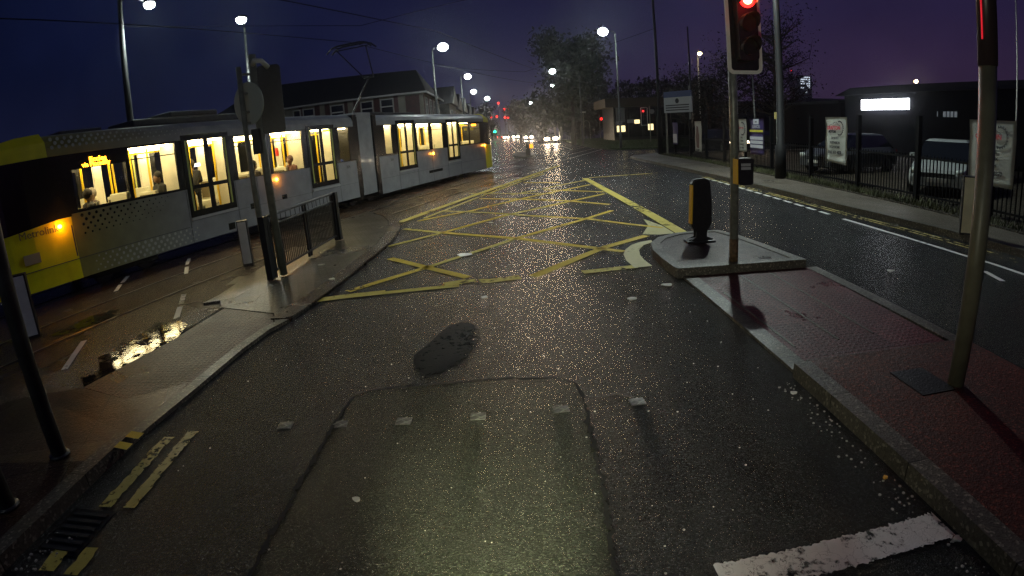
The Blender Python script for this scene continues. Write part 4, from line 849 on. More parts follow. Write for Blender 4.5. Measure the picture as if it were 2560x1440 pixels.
# stub marker posts
def stub(x, y, z, h, rz, label, w=.14, col=WHITEP, wx=.10):
    t = thing('marker_post', label, 'marker post', (x, y, z), rz)
    MB().box(-w, w, -wx, wx, 0, h, bev=.012).build('body', BLK, t)
    MB().box(-w*.8, w*.8, -wx-.014, -wx-.001, .04, h-.02, bev=.005).build('white_face', col, t); return t
stub(-6.95, 6.2, .0, .93, R(40), 'white faced marker post at far left in front of the yellow cab', .13)
stub(-4.95, 9.9, .004, .85, R(20), 'white faced marker post partly hidden behind the left railing end', .1)
stub(7.99, 7.85, .11, 1.02, R(-38), 'cream faced marker post beside the near right pole', .15, mat('cream_face', (.88, .82, .52), .5, var=.1, vscale=3))
# far refuge bollards and signals
fb = thing('refuge_bollard', 'small bollard with a lit orange panel on the far road refuge', 'bollard', (1.9, 42.4, .12))
MB().box(-.13, .13, -.06, .06, 0, 1.05, bev=.03).build('body', BLK, fb); MB().box(.16, .42, -.07, -.055, .55, .85).build('orange_panel', emis('orange_panel', (1, .42, .02), 1.6), fb)
MB().box(.1, .2, -.05, .05, 0, .6).build('stem', BLK, fb)
rs = thing('traffic_signal', 'red traffic signal on a grey post left of the dealership lawn', 'traffic signal', (16.6, 95, .1)); MB().tube([(0, 0, 0), (0, 0, 3.9)], .07, 8).build('pole', POLEG, rs)
signal_head(rs, .25, -.1, 3.0, 'r', board=False)
MB().ball((.25, -.35, 3.2), .2, 2, (1, .4, 1)).build('red_glow_lens', REDL, rs, True)
r2 = thing('traffic_signal', 'dim red signal with a white bordered board before the dealership', 'traffic signal', (15.95, 60, .1)); MB().tube([(0, 0, -.1), (0, 0, 3.9)], .06, 8).build('pole', POLEG, r2)
signal_head(r2, -.62, -.1, 2.8, None, w=.7, h=1.9); MB().ball((-.78, -.3, 3.35), .11, 1).build('dim_red_lens', emis('dim_red', (1, .02, .02), 4), r2)
for x, y, z, k, lb in [(-1.51, 150, 2.4, 'g', 'green traffic signal low at the end of the road'), (-2.15, 150, 6.3, 'r', 'high red signal, leftmost of the distant cluster'), (-.68, 150.5, 6.3, 'r', 'high red signal, second from the left of the distant cluster'),
        (1.35, 151, 8.1, 'r', 'upper left of four paired distant red signals'), (2.15, 151, 8.05, 'r', 'upper right of four paired distant red signals'), (1.4, 149, 5.9, 'r', 'lower left of four paired distant red signals'), (2.2, 149, 5.85, 'r', 'lower right of four paired distant red signals'), (-.05, 152, 9.9, 'r', 'topmost distant red signal below the street lamps')]:
    t = thing('distant_signal', lb, 'traffic signal', (x, y, 0), 0, 'signals at the far junction')
    MB().tube([(0, .2, 0), (0, .2, z)], .08, 6).build('pole', DKST, t); MB().box(-.25, .25, 0, .15, z-.9, z+.5).build('housing', BLK, t); MB().ball((0, -.1, z), .27 if k == 'r' else .38, 2, (1, .5, 1)).build('lens', REDL if k == 'r' else GRNL, t, True)

# ================================================================== black column furniture, sign posts on the right
c1 = thing('tram_wire_pole', 'slim tapering black pole beside the dealer sign', 'pole', (9.95, 35.1, .1)); MB().tube([(0, 0, 0), (0, 0, 2.4), (0, 0, 2.45), (0, 0, 12)], [.16, .15, .1, .07], 10).build('column', BLCOL, c1, True)
c2 = thing('tram_wire_pole', 'thin dark pole behind the fence, left of the yellowish lamp', 'pole', (12.05, 35, .1)); MB().tube([(0, 0, 0), (0, 0, 8)], [.09, .05], 8).build('column', DKST, c2, True)
c3 = thing('sign_post', 'thin pale pole rising behind the purple banner', 'pole', (12.24, 26, .1)); MB().tube([(0, 0, 0), (-.1, 0, 4.1)], .035, 8).build('post', GALV, c3, True)
c4 = thing('flag_pole', 'thin white pole behind the right banner, running off the top', 'pole', (13.9, 12.0, .1)); MB().tube([(0, 0, 0), (0, 0, 6.5)], .02, 8).build('post', WHITEP, c4, True)
c5 = thing('sign_post', 'short yellow topped post beside the thick black column', 'pole', (10.0, 19.4, .14)); MB().tube([(0, 0, 0), (0, 0, 1.95)], .03, 8).build('post', GALV, c5, True); MB().box(-.1, .1, -.02, .02, 1.95, 2.2).build('plate', mat('yellow_plate', (.5, .42, .15), .5), c5)
c6 = thing('lamp_standard', 'thin grey twin headed post at the end of the verge', 'pole', (13.1, 90, .1)); MB().tube([(0, 0, 0), (.1, 0, 4.3)], .06, 6).build('post', POLEG, c6); MB().box(-.4, .5, -.1, .1, 4.25, 4.4).build('head', mat('pale_head', (.5, .5, .48), .4), c6)
c7 = thing('sign_post', 'grey post with arched bar beyond the verge', 'pole', (12.75, 91, .1)); MB().tube([(0, 0, 0), (0, 0, 2.2), (.3, 0, 2.8), (1.1, 0, 3.0), (1.5, 0, 2.6), (1.55, 0, 0)], .05, 6).build('arch', POLEG, c7)
c8 = thing('pavement_light', 'small lit box on two legs standing on the grass verge', 'light box', (15.3, 80, .12)); MB().box(-.28, .28, -.1, .1, .5, 1.0).build('light_box', emis('box_light', (1, .85, .45), 2.2), c8)
for s in (-.18, .18): MB().box(s-.03, s+.03, -.03, .03, 0, .5).build('leg', POLEG, c8)
for i, (x, lb) in enumerate([(8.75, 'left of two white topped posts beyond the oncoming car'), (9.75, 'right of two white topped posts beyond the oncoming car')]):
    t = thing('traffic_post', lb, 'post', (x, 92, 0)); MB().box(-.18, .18, -.1, .1, .6, 2.3, bev=.05).build('board', mat('dull_white', (.3, .28, .26), .5), t); MB().tube([(0, 0, 0), (0, 0, .6)], .06, 6).build('stem', POLEG, t)
rl = thing('railing', 'low grey railing beside the road behind the oncoming car', 'railing', (10.8, 95, 0)); MB().box(0, 1.9, -.03, .03, 1.0, 1.1).build('top_rail', POLEG, rl)
for k in range(6): MB().box(k*.36, k*.36+.05, -.03, .03, 0, 1.0).build('bar', POLEG, rl)

# ================================================================== fence with banners
FX = 9.9
FT = mat('fence_paint', (.002, .002, .003), .7, spec=.12)
ys = [4.0, 6.9, 9.25, 11.7, 14.3, 17.0, 19.9, 22.3, 24.6, 27.0, 29.4, 32.2, 35.0]
for i, (a, b) in enumerate(zip(ys, ys[1:])):
    lo_ = a < 17; htop = 2.0 if not lo_ else 2.02
    n_ = ['beside the near right pole', 'under the right clutch banner', 'left of the right clutch banner, white car behind', 'before the white parked car', 'under the exhaust banner', 'right of the thick black column', 'under the purple banner', 'under the banner beside the red signal pole', 'left of the red signal pole', 'by the car with headlights', 'under the tall narrow banner', 'by the dealer sign'][i]
    f = thing('fence_panel', 'dark vertical bar fence panel '+n_, 'fence', (FX+.12, a, .14), math.pi/2, 'fence panels along the right footway')
    L_ = b-a
    rr_ = MB(); rr_.box(0, L_, -.02, .02, .12, .17); rr_.build('lower_rail', FT, f); MB().box(0, L_, -.02, .02, 1.02, 1.07).build('upper_rail', FT, f); MB().box(-.06, .06, -.06, .06, 0, 2.05).build('post', FT, f)
    bars = MB(); k = .12
    while k < L_-.05: bars.box(k-.011, k+.011, -.011, .011, .05, 1.12); k += .125
    tag(bars.build('bars', FT, f), kind='stuff')
def banner(yc, w, z0, z1, label, sag=.02, m=None, x=FX):
    t = thing('banner', label, 'banner', (x, yc, 0), -math.pi/2)   # local +x runs to -y (to the right seen from the road)
    mb = MB(); nx, nz = 10, 14; V = [[None]*(nz+1) for _ in range(nx+1)]
    for i in range(nx+1):
        for j in range(nz+1):
            u, v = i/nx, j/nz; xx_ = -w/2+w*u; zz_ = z0+(z1-z0)*v - sag*2*(u if v < .5 else 0)*(1-v)
            V[i][j] = mb.bm.verts.new((xx_, .006+.012*math.sin(6*u+3*v)+.008*math.sin(11*v), zz_))
    for i in range(nx):
        for j in range(nz): mb.bm.faces.new((V[i][j], V[i+1][j], V[i+1][j+1], V[i][j+1]))
    r_ = bmesh.ops.solidify(mb.bm, geom=mb.bm.faces[:], thickness=.004)
    mb.build('sheet', m or mat('banner_white', (.62, .64, .58), .55, var=.06, vscale=3), t, True); return t
INK = mat('black_ink', (.02, .02, .022), .6); INKR = mat('red_ink', (.55, .05, .08), .6)
def gear(parent, x, z, r, a0, a1, y=-.028):
    mb = MB(); n_ = 26; P = []
    for k in range(n_*2+1):
        a = R(a0+(a1-a0)*k/(2*n_)); ro = r*(1.0 if (k//2) % 2 else .88); P.append((x+ro*math.cos(a), z+ro*math.sin(a)))
    Q = [(x+r*(.76+.02*abs(k-n_)/n_)*math.cos(R(a0+(a1-a0)*k/(2*n_))), z+r*.76*math.sin(R(a0+(a1-a0)*k/(2*n_)))) for k in range(2*n_+1)]
    for k in range(2*n_): mb.bm.faces.new([mb.bm.verts.new((p[0], y, p[1])) for p in (P[k], P[k+1], Q[k+1], Q[k])])
    mb.build('gear_emblem', INK, parent)
def carline(parent, x, z, s, y=-.028):
    pts = [(-.5, -.02), (-.42, .08), (-.25, .13), (-.1, .15), (.05, .24), (.2, .25), (.38, .12), (.55, .06)]
    MB().tube([(x+p[0]*s, y, z+p[1]*s) for p in pts], .006, 5).build('car_outline', INK, parent)
def garage_banner(t, w, zt, lines, phone, dx=0):
    s = w/1.25; Y_ = -.028
    gear(t, .30*s+dx, zt-.42*s, .30*s, -115, 110)
    carline(t, -.07*s+dx, zt-.37*s, .72*s)
    text('GRAFTON', .19*s, INKR, t, (-.1*s+dx, Y_-.006, zt-.42*s), sx=1.05, bold=.004); text('MOTORS', .13*s, INK, t, (-.2*s+dx, Y_, zt-.56*s), sx=1.0, bold=.004)
    for k, q in enumerate(lines): text(q, .13*s, INK, t, (-.02*s+dx, Y_, zt-(.80+.17*k)*s), sx=.95, bold=.002)
    text(phone, .155*s, INK, t, (-.02*s+dx, Y_, zt-1.34*s if len(lines) > 2 else zt-1.3*s), sx=.98, bold=.004)
t = banner(15.33, 1.2, .80, 2.14, 'white garage banner reading exhaust, suspension, bodywork on the fence', .03); garage_banner(t, .98, 2.14, ['EXHAUST', 'SUSPENSION', 'BODYWORK'], '0161 637 4870')
t = banner(9.2, 1.32, .80, 2.13, 'white garage banner half behind the near right pole', .0); garage_banner(t, 1.0, 2.13, ['GARAGE', 'GEARBOX', 'CLUTCH'], '0161 637 4870', .02)
t = banner(22.33, .8, .78, 2.12, 'white garage banner just right of the red signal pole', 0.); gear(t, .05, 1.72, .3, -115, 110); text('GRAFTON', .1, INKR, t, (-.05, -.03, 1.75)); [text(q, .11, INK, t, (0, -.03, 1.35-.14*k)) for k, q in enumerate(['MOT', 'TYRES', 'SERVICE', '637 4870'])]
t = banner(27.85, 1.0, .54, 2.08, 'narrow white banner with a brown figure shape near the dealer sign', 0.)
MB().loft([[(q*math.cos(a)+.0, -.04, 1.25+.5*z_) for z_ in (0,)][0:1] for q in (0,) for a in (0,)] if False else [[(-.18, -.03, .75), (.22, -.03, .7), (.22, -.028, .7), (-.18, -.028, .75)], [(-.25, -.03, 1.3), (.25, -.03, 1.35), (.25, -.028, 1.35), (-.25, -.028, 1.3)], [(-.12, -.03, 1.85), (.1, -.03, 1.8), (.1, -.028, 1.8), (-.12, -.028, 1.85)]]).build('brown_print', mat('brown_ink', (.13, .06, .05), .6), t)
text('ATOMIC', .15, INK, t, (0, -.03, .62), bold=.003)
PUR = mat('purple_print', (.07, .05, .20), .5, var=.15, vscale=3)
t = banner(20.95, 1.3, .72, 2.12, 'purple banner with a yellow stripe and white text panels', 0., PUR)
MB().box(-.6, .6, -.03, -.026, 1.60, 1.68).build('yellow_stripe', mat('banner_yellow', (.6, .55, .05), .5), t)
for k in range(3): MB().box(-.55, .6, -.032, -.026, 1.30-.16*k, 1.42-.16*k).build('white_panel', mat('banner_pale', (.5, .52, .6), .5), t)
MB().box(-.25, .25, -.032, -.026, 1.9, 2.1).build('white_panel', MATS['banner_pale'], t); text('SERVICES', .17, MATS['banner_pale'], t, (0, -.03, 1.80)); text('mot', .1, INK, t, (0, -.034, 2.0))
t = banner(31.75, 1.0, .8, 2.05, 'small purple and white banner under the dealer sign', 0., PUR); MB().box(-.3, .45, -.032, -.026, .9, 1.4).build('white_panel', MATS['banner_pale'], t)
# dealer totem sign
ts = thing('totem_sign', 'white totem sign board with blue top and emblem above the fence', 'sign', (10.4, 32.6, .14), R(-62))
MB().box(-1.1, 1.1, -.06, .06, 2.5, 3.75).build('board', mat('sign_white', (.55, .58, .58), .5), ts); MB().box(-1.1, 1.1, -.07, .065, 3.4, 3.75).build('blue_header', mat('sign_blue', (.05, .08, .22), .5), ts)
MB().tube([(0, -.061, 3.18), (0, -.067, 3.18)], .15, 16).build('round_emblem', INK, ts)
for k in range(3): MB().box(-.95, .95, -.068, -.061, 2.62+.14*k, 2.68+.14*k).build('text_line', INK, ts)
for s in (-1.0, .95): MB().box(s-.04, s+.04, -.04, .04, 0, 2.5 if s < 0 else 4.0).build('leg', POLEG, ts)

# ================================================================== buildings
BR = mat('brick_dark', (.10, .045, .030), .8, var=.3, vscale=8); SLATE = mat('roof_slate', (.009, .008, .008), .85, var=.3, vscale=5, bump=.4, bscale=8); REND = mat('cream_render', (.17, .16, .13), .8, var=.12, vscale=.7)
TIMB = mat('burgundy_timber', (.045, .012, .012), .6, var=.3); WFR = mat('white_frame', (.26, .26, .25), .5); WGL = mat('window_dark_glass', (.01, .011, .014), .08, spec=.8)
GABC = mat('grey_pebbledash', (.17, .165, .135), .9, var=.3, vscale=1.5)
pb = thing('pub_building', 'cream pub with burgundy pilasters and large dark hipped roof behind the tram', 'building', (-17.6, 45, 0))
MB().box(-6, 11.75, 0, 12, 0, 5.75).build('wall', REND, pb)
rf = MB(); e0 = [(-6.35, -.35, 5.8), (12.1, -.35, 5.62), (12.1, 12.3, 5.62), (-6.35, 12.3, 5.8)]; r0 = (-4.0, 5.5, 8.45); r1 = (10.6, 5.5, 8.15)
vs = [rf.bm.verts.new(p) for p in e0+[r0, r1]]
for f in ((0, 1, 5, 4), (1, 2, 5), (2, 3, 4, 5), (3, 0, 4), (3, 2, 1, 0)): rf.bm.faces.new([vs[i] for i in f])
rfo = rf.build('roof', SLATE, pb); MB().box(-6.38, 12.12, -.42, -.3, 5.6, 5.74).box(12.1, 12.2, -.3, 12.3, 5.55, 5.68).build('gutter', WFR, pb)
def win(parent, x0, x1, z0, z1, y=0, side=False):
    fr = MB(); bar = (z0+z1)/2+.1
    for a in ((x0, x0+.09, z0, z1), (x1-.09, x1, z0, z1), (x0+.09, x1-.09, z1-.09, z1), (x0+.09, x1-.09, z0, z0+.09), (x0+.09, x1-.09, bar, bar+.1)):
        if side: fr.box(y, y+.08, a[0], a[1], a[2], a[3])
        else: fr.box(a[0], a[1], y-.08, y, a[2], a[3])
    f = fr.build('window', WFR, parent)
    (MB().box(y+.01, y+.03, x0+.08, x1-.08, z0+.08, z1-.08) if side else MB().box(x0+.08, x1-.08, y-.03, y-.01, z0+.08, z1-.08)).build('pane', WGL, f)
for x0, x1 in ((1.0, 1.7), (1.7+.15, 2.85), (4.2, 5.35), (6.7, 7.75), (8.3, 9.4)): win(pb, x0, x1, 3.9, 5.45)
for x0, x1 in ((2.9, 3.3), (3.75, 4.15), (5.4, 5.65), (6.15, 6.65), (7.8, 8.25), (9.42, 9.75), (1.55, 1.84)): MB().box(x0, x1, -.06, 0, 2.8, 5.6).build('pilaster', TIMB, pb)
MB().box(10.35, 11.45, -.1, 0, 3.6, 5.5).build('dark_sign_board', TIMB, pb)
for k in range(4): win(pb, 1.2+2.7*k, 2.3+2.7*k, 3.9, 5.35, 11.75, True)
for k in range(4): MB().box(11.75, 11.81, .2+2.7*k, .55+2.7*k, 2.8, 5.5).build('pilaster', TIMB, pb)
# terrace beyond the pub
yy = 58.5
for i, (d, h, x1_) in enumerate([(9, 5.4, -5.0), (9.5, 5.2, -5.1), (10, 5.3, -5.0), (11, 5.0, -4.9), (13, 5.0, -4.8)]):
    hs = thing('terraced_house', ['gabled terraced house next beyond the pub', 'second gabled terraced house beyond the pub', 'gabled terraced house in the middle of the row', 'fourth gabled terraced house of the row beyond the pub', 'last gabled house at the far end of the row'][i], 'house', (x1_-9, yy, 0), 0, 'terraced houses beyond the pub')
    MB().box(0, 9, 0, d-.02, 0, h).build('wall', GABC, hs)
    r_ = MB(); V = [r_.bm.verts.new(p) for p in [(-.2, -.0, h), (9.3, 0, h), (9.3, d-.02, h), (-.2, d-.02, h), (-.2, d*.5, h+2.1), (9.3, d*.5, h+2.1)]]
    for f in ((0, 1, 5, 4), (2, 3, 4, 5), (1, 2, 5), (0, 4, 3), (0, 3, 2, 1)): r_.bm.faces.new([V[j] for j in f])
    ro_ = r_.build('roof', SLATE, hs); MB().box(3.5, 4.5, d*.46, d*.56, h+1.6, h+2.9).build('chimney', BR, ro_)
    g_ = MB(); V = [g_.bm.verts.new(p) for p in [(9.32, .3, h-.02), (9.32, d-.35, h-.02), (9.32, d*.5, h+1.95), (9.36, .3, h-.02), (9.36, d-.35, h-.02), (9.36, d*.5, h+1.95)]]
    for f in ((0, 1, 2), (5, 4, 3), (0, 3, 4, 1), (1, 4, 5, 2), (2, 5, 3, 0)): g_.bm.faces.new([V[j] for j in f])
    g_.build('gable', GABC, hs); win(hs, 1.5, 3.0, 3.4, 4.8, 9, True); win(hs, d-3.5, d-2, 3.4, 4.8, 9, True); yy += d
# dealership
dl = thing('dealership', 'low glass fronted dealership with a dark canopy beyond the grass verge', 'building', (13.4, 72, 0))
MB().box(0, 14, 0, 9, 4.4, 5.5).build('canopy', mat('canopy_brown', (.05, .038, .022), .8), dl); MB().box(1.2, 14, 1, 9, 0, 4.4).build('wall', mat('dealer_wall', (.02, .02, .022), .6), dl)
for k in range(6): MB().box(1.3+1.9*k, 3.0+1.9*k, .9, .99, .5, 4.2).build('shopfront_window', WGL, dl)
for x0, x1, z0, z1 in ((1.55, 2.65, 1.2, 2.0), (5.7, 6.4, 1.3, 2.1), (3.9, 4.6, 2.2, 2.7)): MB().box(x0, x1, .84, .88, z0, z1).build('lit_window', emis('lit_window', (1, .82, .42), 1.6), dl)
MB().box(1.45, 2.6, .6, .66, 2.5, 4.3).build('hanging_banner', mat('dull_banner', (.16, .17, .17), .6), dl); MB().box(2.9, 3.8, .62, .66, 2.3, 2.75).build('white_panel', mat('dim_white', (.35, .36, .36), .6), dl)
MB().tube([(6.2, .5, 3.7), (6.2, .56, 3.7)], .32, 20).build('round_emblem', mat('emblem', (.25, .25, .25), .5), dl)
# garage (dark shed with lit sign)
ga = thing('garage_building', 'dark navy garage shed with a white lit sign above the parked cars', 'building', (24, 6, 0))
MB().box(0, 18, 0, 30, 0, 3.9).build('wall', mat('navy_cladding', (.0016, .002, .006), .9, spec=.15, var=.2, vscale=2), ga)
gr_ = MB(); V = [gr_.bm.verts.new(p) for p in [(-.2, -.2, 3.9), (18.2, -.2, 3.9), (18.2, 31.0, 3.9), (-.2, 31.0, 3.9), (.2, -.2, 4.25), (18.2, -.2, 4.3), (18.2, 29.6, 4.5), (.2, 29.6, 4.42)]]
for f in ((0, 1, 5, 4), (1, 2, 6, 5), (2, 3, 7, 6), (3, 0, 4, 7), (4, 5, 6, 7), (3, 2, 1, 0)): gr_.bm.faces.new([V[j] for j in f])
gr_.build('roof', mat('shed_roof', (.006, .006, .012), .8), ga)
sb = MB().box(-.16, -.02, 22.9, 27.75, 2.88, 3.54).build('lit_sign', emis('sign_light', (.93, .95, 1), 9.0), ga); MB().box(-.18, -.17, 27.35, 27.5, 2.98, 3.4).build('sign_mark', mat('sign_mark', (.05, .05, .06), .5), sb)
for k in range(4): MB().box(-.03, -.01, 18.85+.3*k, 19.05+.3*k, 2.48, 2.78).build('window', mat('dim_pane', (.12, .14, .16), .4, emit=(.5, .6, .7), estr=.12), ga)
MB().box(-.03, -.01, 20.4, 20.46, 2.5, 2.78).build('window', MATS['dim_pane'], ga)
gb = thing('low_shed', 'low dark shed left of the garage behind the black column', 'building', (24, 36.5, 0)); MB().box(0, 14, 0, 10, 0, 3.4).build('wall', MATS['navy_cladding'], gb); MB().box(-.2, 14.2, -.0, 10.2, 3.4, 3.6).build('roof', MATS['shed_roof'], gb)
gc = thing('warehouse', 'dark warehouse end filling the right edge behind the banners', 'building', (24, -12, 0)); MB().box(0, 14, 0, 17.5, 0, 4.7).build('wall', MATS['navy_cladding'], gc); MB().box(-.2, 14.2, 0, 17.6, 4.7, 4.95).build('roof', MATS['shed_roof'], gc)
# tower block with lit windows, and a mast
tw = thing('tower_block', 'distant tower block with rows of lit windows on the skyline', 'tower block', (224, 400, 0))
MB().box(0, 13, 0, 12, 0, 38).build('wall', mat('tower_wall', (.02, .02, .025), .8), tw)
rnd = random.Random(2); TL = emis('tower_window_light', (.75, .85, 1), 1.4)
for r_ in range(9):
    for c_ in range(6):
        if rnd.random() < (.85 if r_ < 4 else .35): MB().box(3.2+1.4*c_, 4.2+1.4*c_, -.1, -.02, 36.2-1.6*r_, 37.1-1.6*r_).build('window', TL, tw)
ms_ = thing('radio_mast', 'distant mast with a single red aircraft warning light', 'mast', (219.6, 400, 0)); MB().tube([(0, 0, 0), (0, 0, 41)], [.6, .2], 6).build('mast', DKST, ms_); MB().ball((0, 0, 41.3), .55, 1).build('red_light', REDL, ms_)
for i, (x, y, w, d, h, lb) in enumerate([(60, 150, 40, 30, 8, 'dark flat roofed block behind the bare trees'), (110, 190, 60, 30, 11, 'long dark block on the skyline right of the trees'), (-60, 160, 45, 30, 8, 'dark block beyond the terrace roofs')]):
    q = thing('far_building', lb, 'building', (x, y, 0)); MB().box(0, w, 0, d, 0, h).build('wall', MATS['tower_wall'], q)

# ================================================================== vehicles
GLASSC = mat('car_glass', (.008, .009, .011), .06, spec=.9); TYRE = mat('tyre', (.012, .012, .012), .8); RIM = mat('rim', (.22, .22, .22), .35, .8)
HL = emis('headlight_on', (1, .78, .52), 330); TLm = emis('tail_light_on', (1, .03, .02), 14); HLoff = mat('headlight_off', (.5, .55, .52), .1); TLoff = mat('tail_light_off', (.25, .01, .01), .2); PLATE = mat('number_plate', (.5, .5, .45), .5)
def car(loc, rz, paint, label, on=False, tail=False, L=4.1, Wd=1.72, Hh=1.45, group='cars'):
    """front faces local -y"""
    t = thing('car', label, 'car', loc, rz, group)
    h = Hh; P = [(-L/2, .45, .82), (-L/2+.12, .78*.95, .95), (-L/2+.95, .92, 1.0), (-L/2+1.0, .93, 1.0), (L/2-.55, .98, 1.0), (L/2-.08, .93, .96), (L/2, .5, .86)]
    rings = []
    for y_, zt, w in [(-L/2, .58, .80), (-L/2+.08, .70, .9), (-L/2+.45, .80, .97), (-L/2+1.05, .90, 1), (0, .93, 1), (L/2-.6, .96, 1), (L/2-.1, .9, .93), (L/2, .72, .85)]:
        wx = Wd/2*w; zb = .28 if abs(y_) > L/2-.2 else .2
        rings.append([(-wx*.94, y_, zb), (-wx, y_, zb+.16), (-wx, y_, zt*.78), (-wx*.9, y_, zt), (wx*.9, y_, zt), (wx, y_, zt*.78), (wx, y_, zb+.16), (wx*.94, y_, zb)])
    MB().loft(rings).build('body', paint, t, False)
    def cab(y0, y1, y2, y3, z0, z1, w0, w1): return [[(-w0, y0, z0), (w0, y0, z0), (w0, y3, z0), (-w0, y3, z0)], [(-w1, y1, z1), (w1, y1, z1), (w1, y2, z1), (-w1, y2, z1)]]
    MB().loft(cab(-L/2+1.0, -L/2+1.75, L/2-.85, L/2-.3, .9, h-.06, Wd/2*.9, Wd/2*.72)).build('glasshouse', GLASSC, t)
    MB().loft([[(-Wd/2*.72, -L/2+1.72, h-.06), (Wd/2*.72, -L/2+1.72, h-.06), (Wd/2*.72, L/2-.82, h-.06), (-Wd/2*.72, L/2-.82, h-.06)], [(-Wd/2*.62, -L/2+1.95, h), (Wd/2*.62, -L/2+1.95, h), (Wd/2*.62, L/2-1.1, h), (-Wd/2*.62, L/2-1.1, h)]]).build('roof', paint, t)
    for s in (-1, 1):
        for y_ in (-L/2+.8, L/2-.75):
            w_ = MB().tube([(s*(Wd/2-.2), y_, .31), (s*(Wd/2-.0), y_, .31)], .31, 18).build('wheel', TYRE, t); MB().tube([(s*(Wd/2), y_, .31), (s*(Wd/2+.012), y_, .31)], .2, 14).build('rim', RIM, w_)
        MB().ball((s*(Wd/2-.26), -L/2+.05, .66), .33 if on and loc[1] > 50 else .12, 2, (1.2, .5, .75)).build('headlight', HL if on else HLoff, t, True)
        MB().ball((s*(Wd/2-.2), L/2-.04, .78), .11, 1, (1, .5, 1)).build('tail_light', TLm if tail else TLoff, t, True)
        MB().box(s*(Wd/2)-.02, s*(Wd/2)+s*.16, -L/2+1.45, -L/2+1.55, .92, 1.05, bev=.02).build('door_mirror', paint, t)
    MB().box(-.26, .26, -L/2-.02, -L/2+.0, .38, .49).build('number_plate', PLATE, t); MB().box(-.45, .45, -L/2+.0, -L/2+.03, .5, .62).build('grille', BLK, t)
    if on:
        for s in (-1, 1):
            l_ = bpy.data.lights.new('headlight_beam', 'SPOT'); l_.energy = 200; l_.color = (1, .80, .52); l_.spot_size = R(60); l_.spot_blend = .9; l_.shadow_soft_size = .06
            q = bpy.data.objects.new('headlight_beam', l_); COL.objects.link(q); q.parent = t; q.location = (s*(Wd/2-.26), -L/2-.2, .66); q.rotation_euler = (R(84), 0, math.pi)
    return t
PK = mat('dark_car_paint', (.012, .013, .018), .22, coat=.6); PWH = mat('white_car_paint', (.28, .30, .29), .3, coat=.5); PSI = mat('grey_car_paint', (.09, .095, .10), .28, .3, coat=.4); PRD = mat('red_car_paint', (.22, .006, .008), .28, coat=.6)
car((7.0, 82, 0), 0, PK, 'oncoming car with two bright headlights nearest on the wet road', True, group='oncoming cars')
car((5.8, 122, 0), 0, PK, 'oncoming car behind the nearest one, in the middle of the queue', True, group='oncoming cars')
car((3.9, 152, 0), 0, PK, 'oncoming car third in the queue near the refuge bollard', True, group='oncoming cars')
car((1.45, 156, 0), 0, PK, 'oncoming car turning at the far left of the queue', True, Wd=1.5, group='oncoming cars')
car((.6, 173, 0), math.pi, PK, 'far dark car driving away just right of the far red car', False, True, group='far cars')
t_ = car((-.3, 165, 0), math.pi, PRD, 'far red car driving away below the green signal', False, True, group='far cars')
car((14.6, 36, .1), R(8), PK, 'dark car with headlights on behind the fence left of the red signal pole', True, group='cars behind the fence')
car((13.2, 19.4, .14), R(-72), PSI, 'dark hatchback parked behind the exhaust banner', False, group='cars behind the fence', L=4.3)
car((12.6, 13.4, .14), R(-50), PWH, 'white car parked behind the fence bars by the right banner', False, group='cars behind the fence')
car((13.6, 8.6, .14), R(-80), PRD, 'dark red car at the right frame edge behind the last banner', False, group='cars behind the fence')
car((17.5, 16.5, .14), R(-60), PK, 'black car behind the white parked car by the garage', False, group='cars behind the fence')

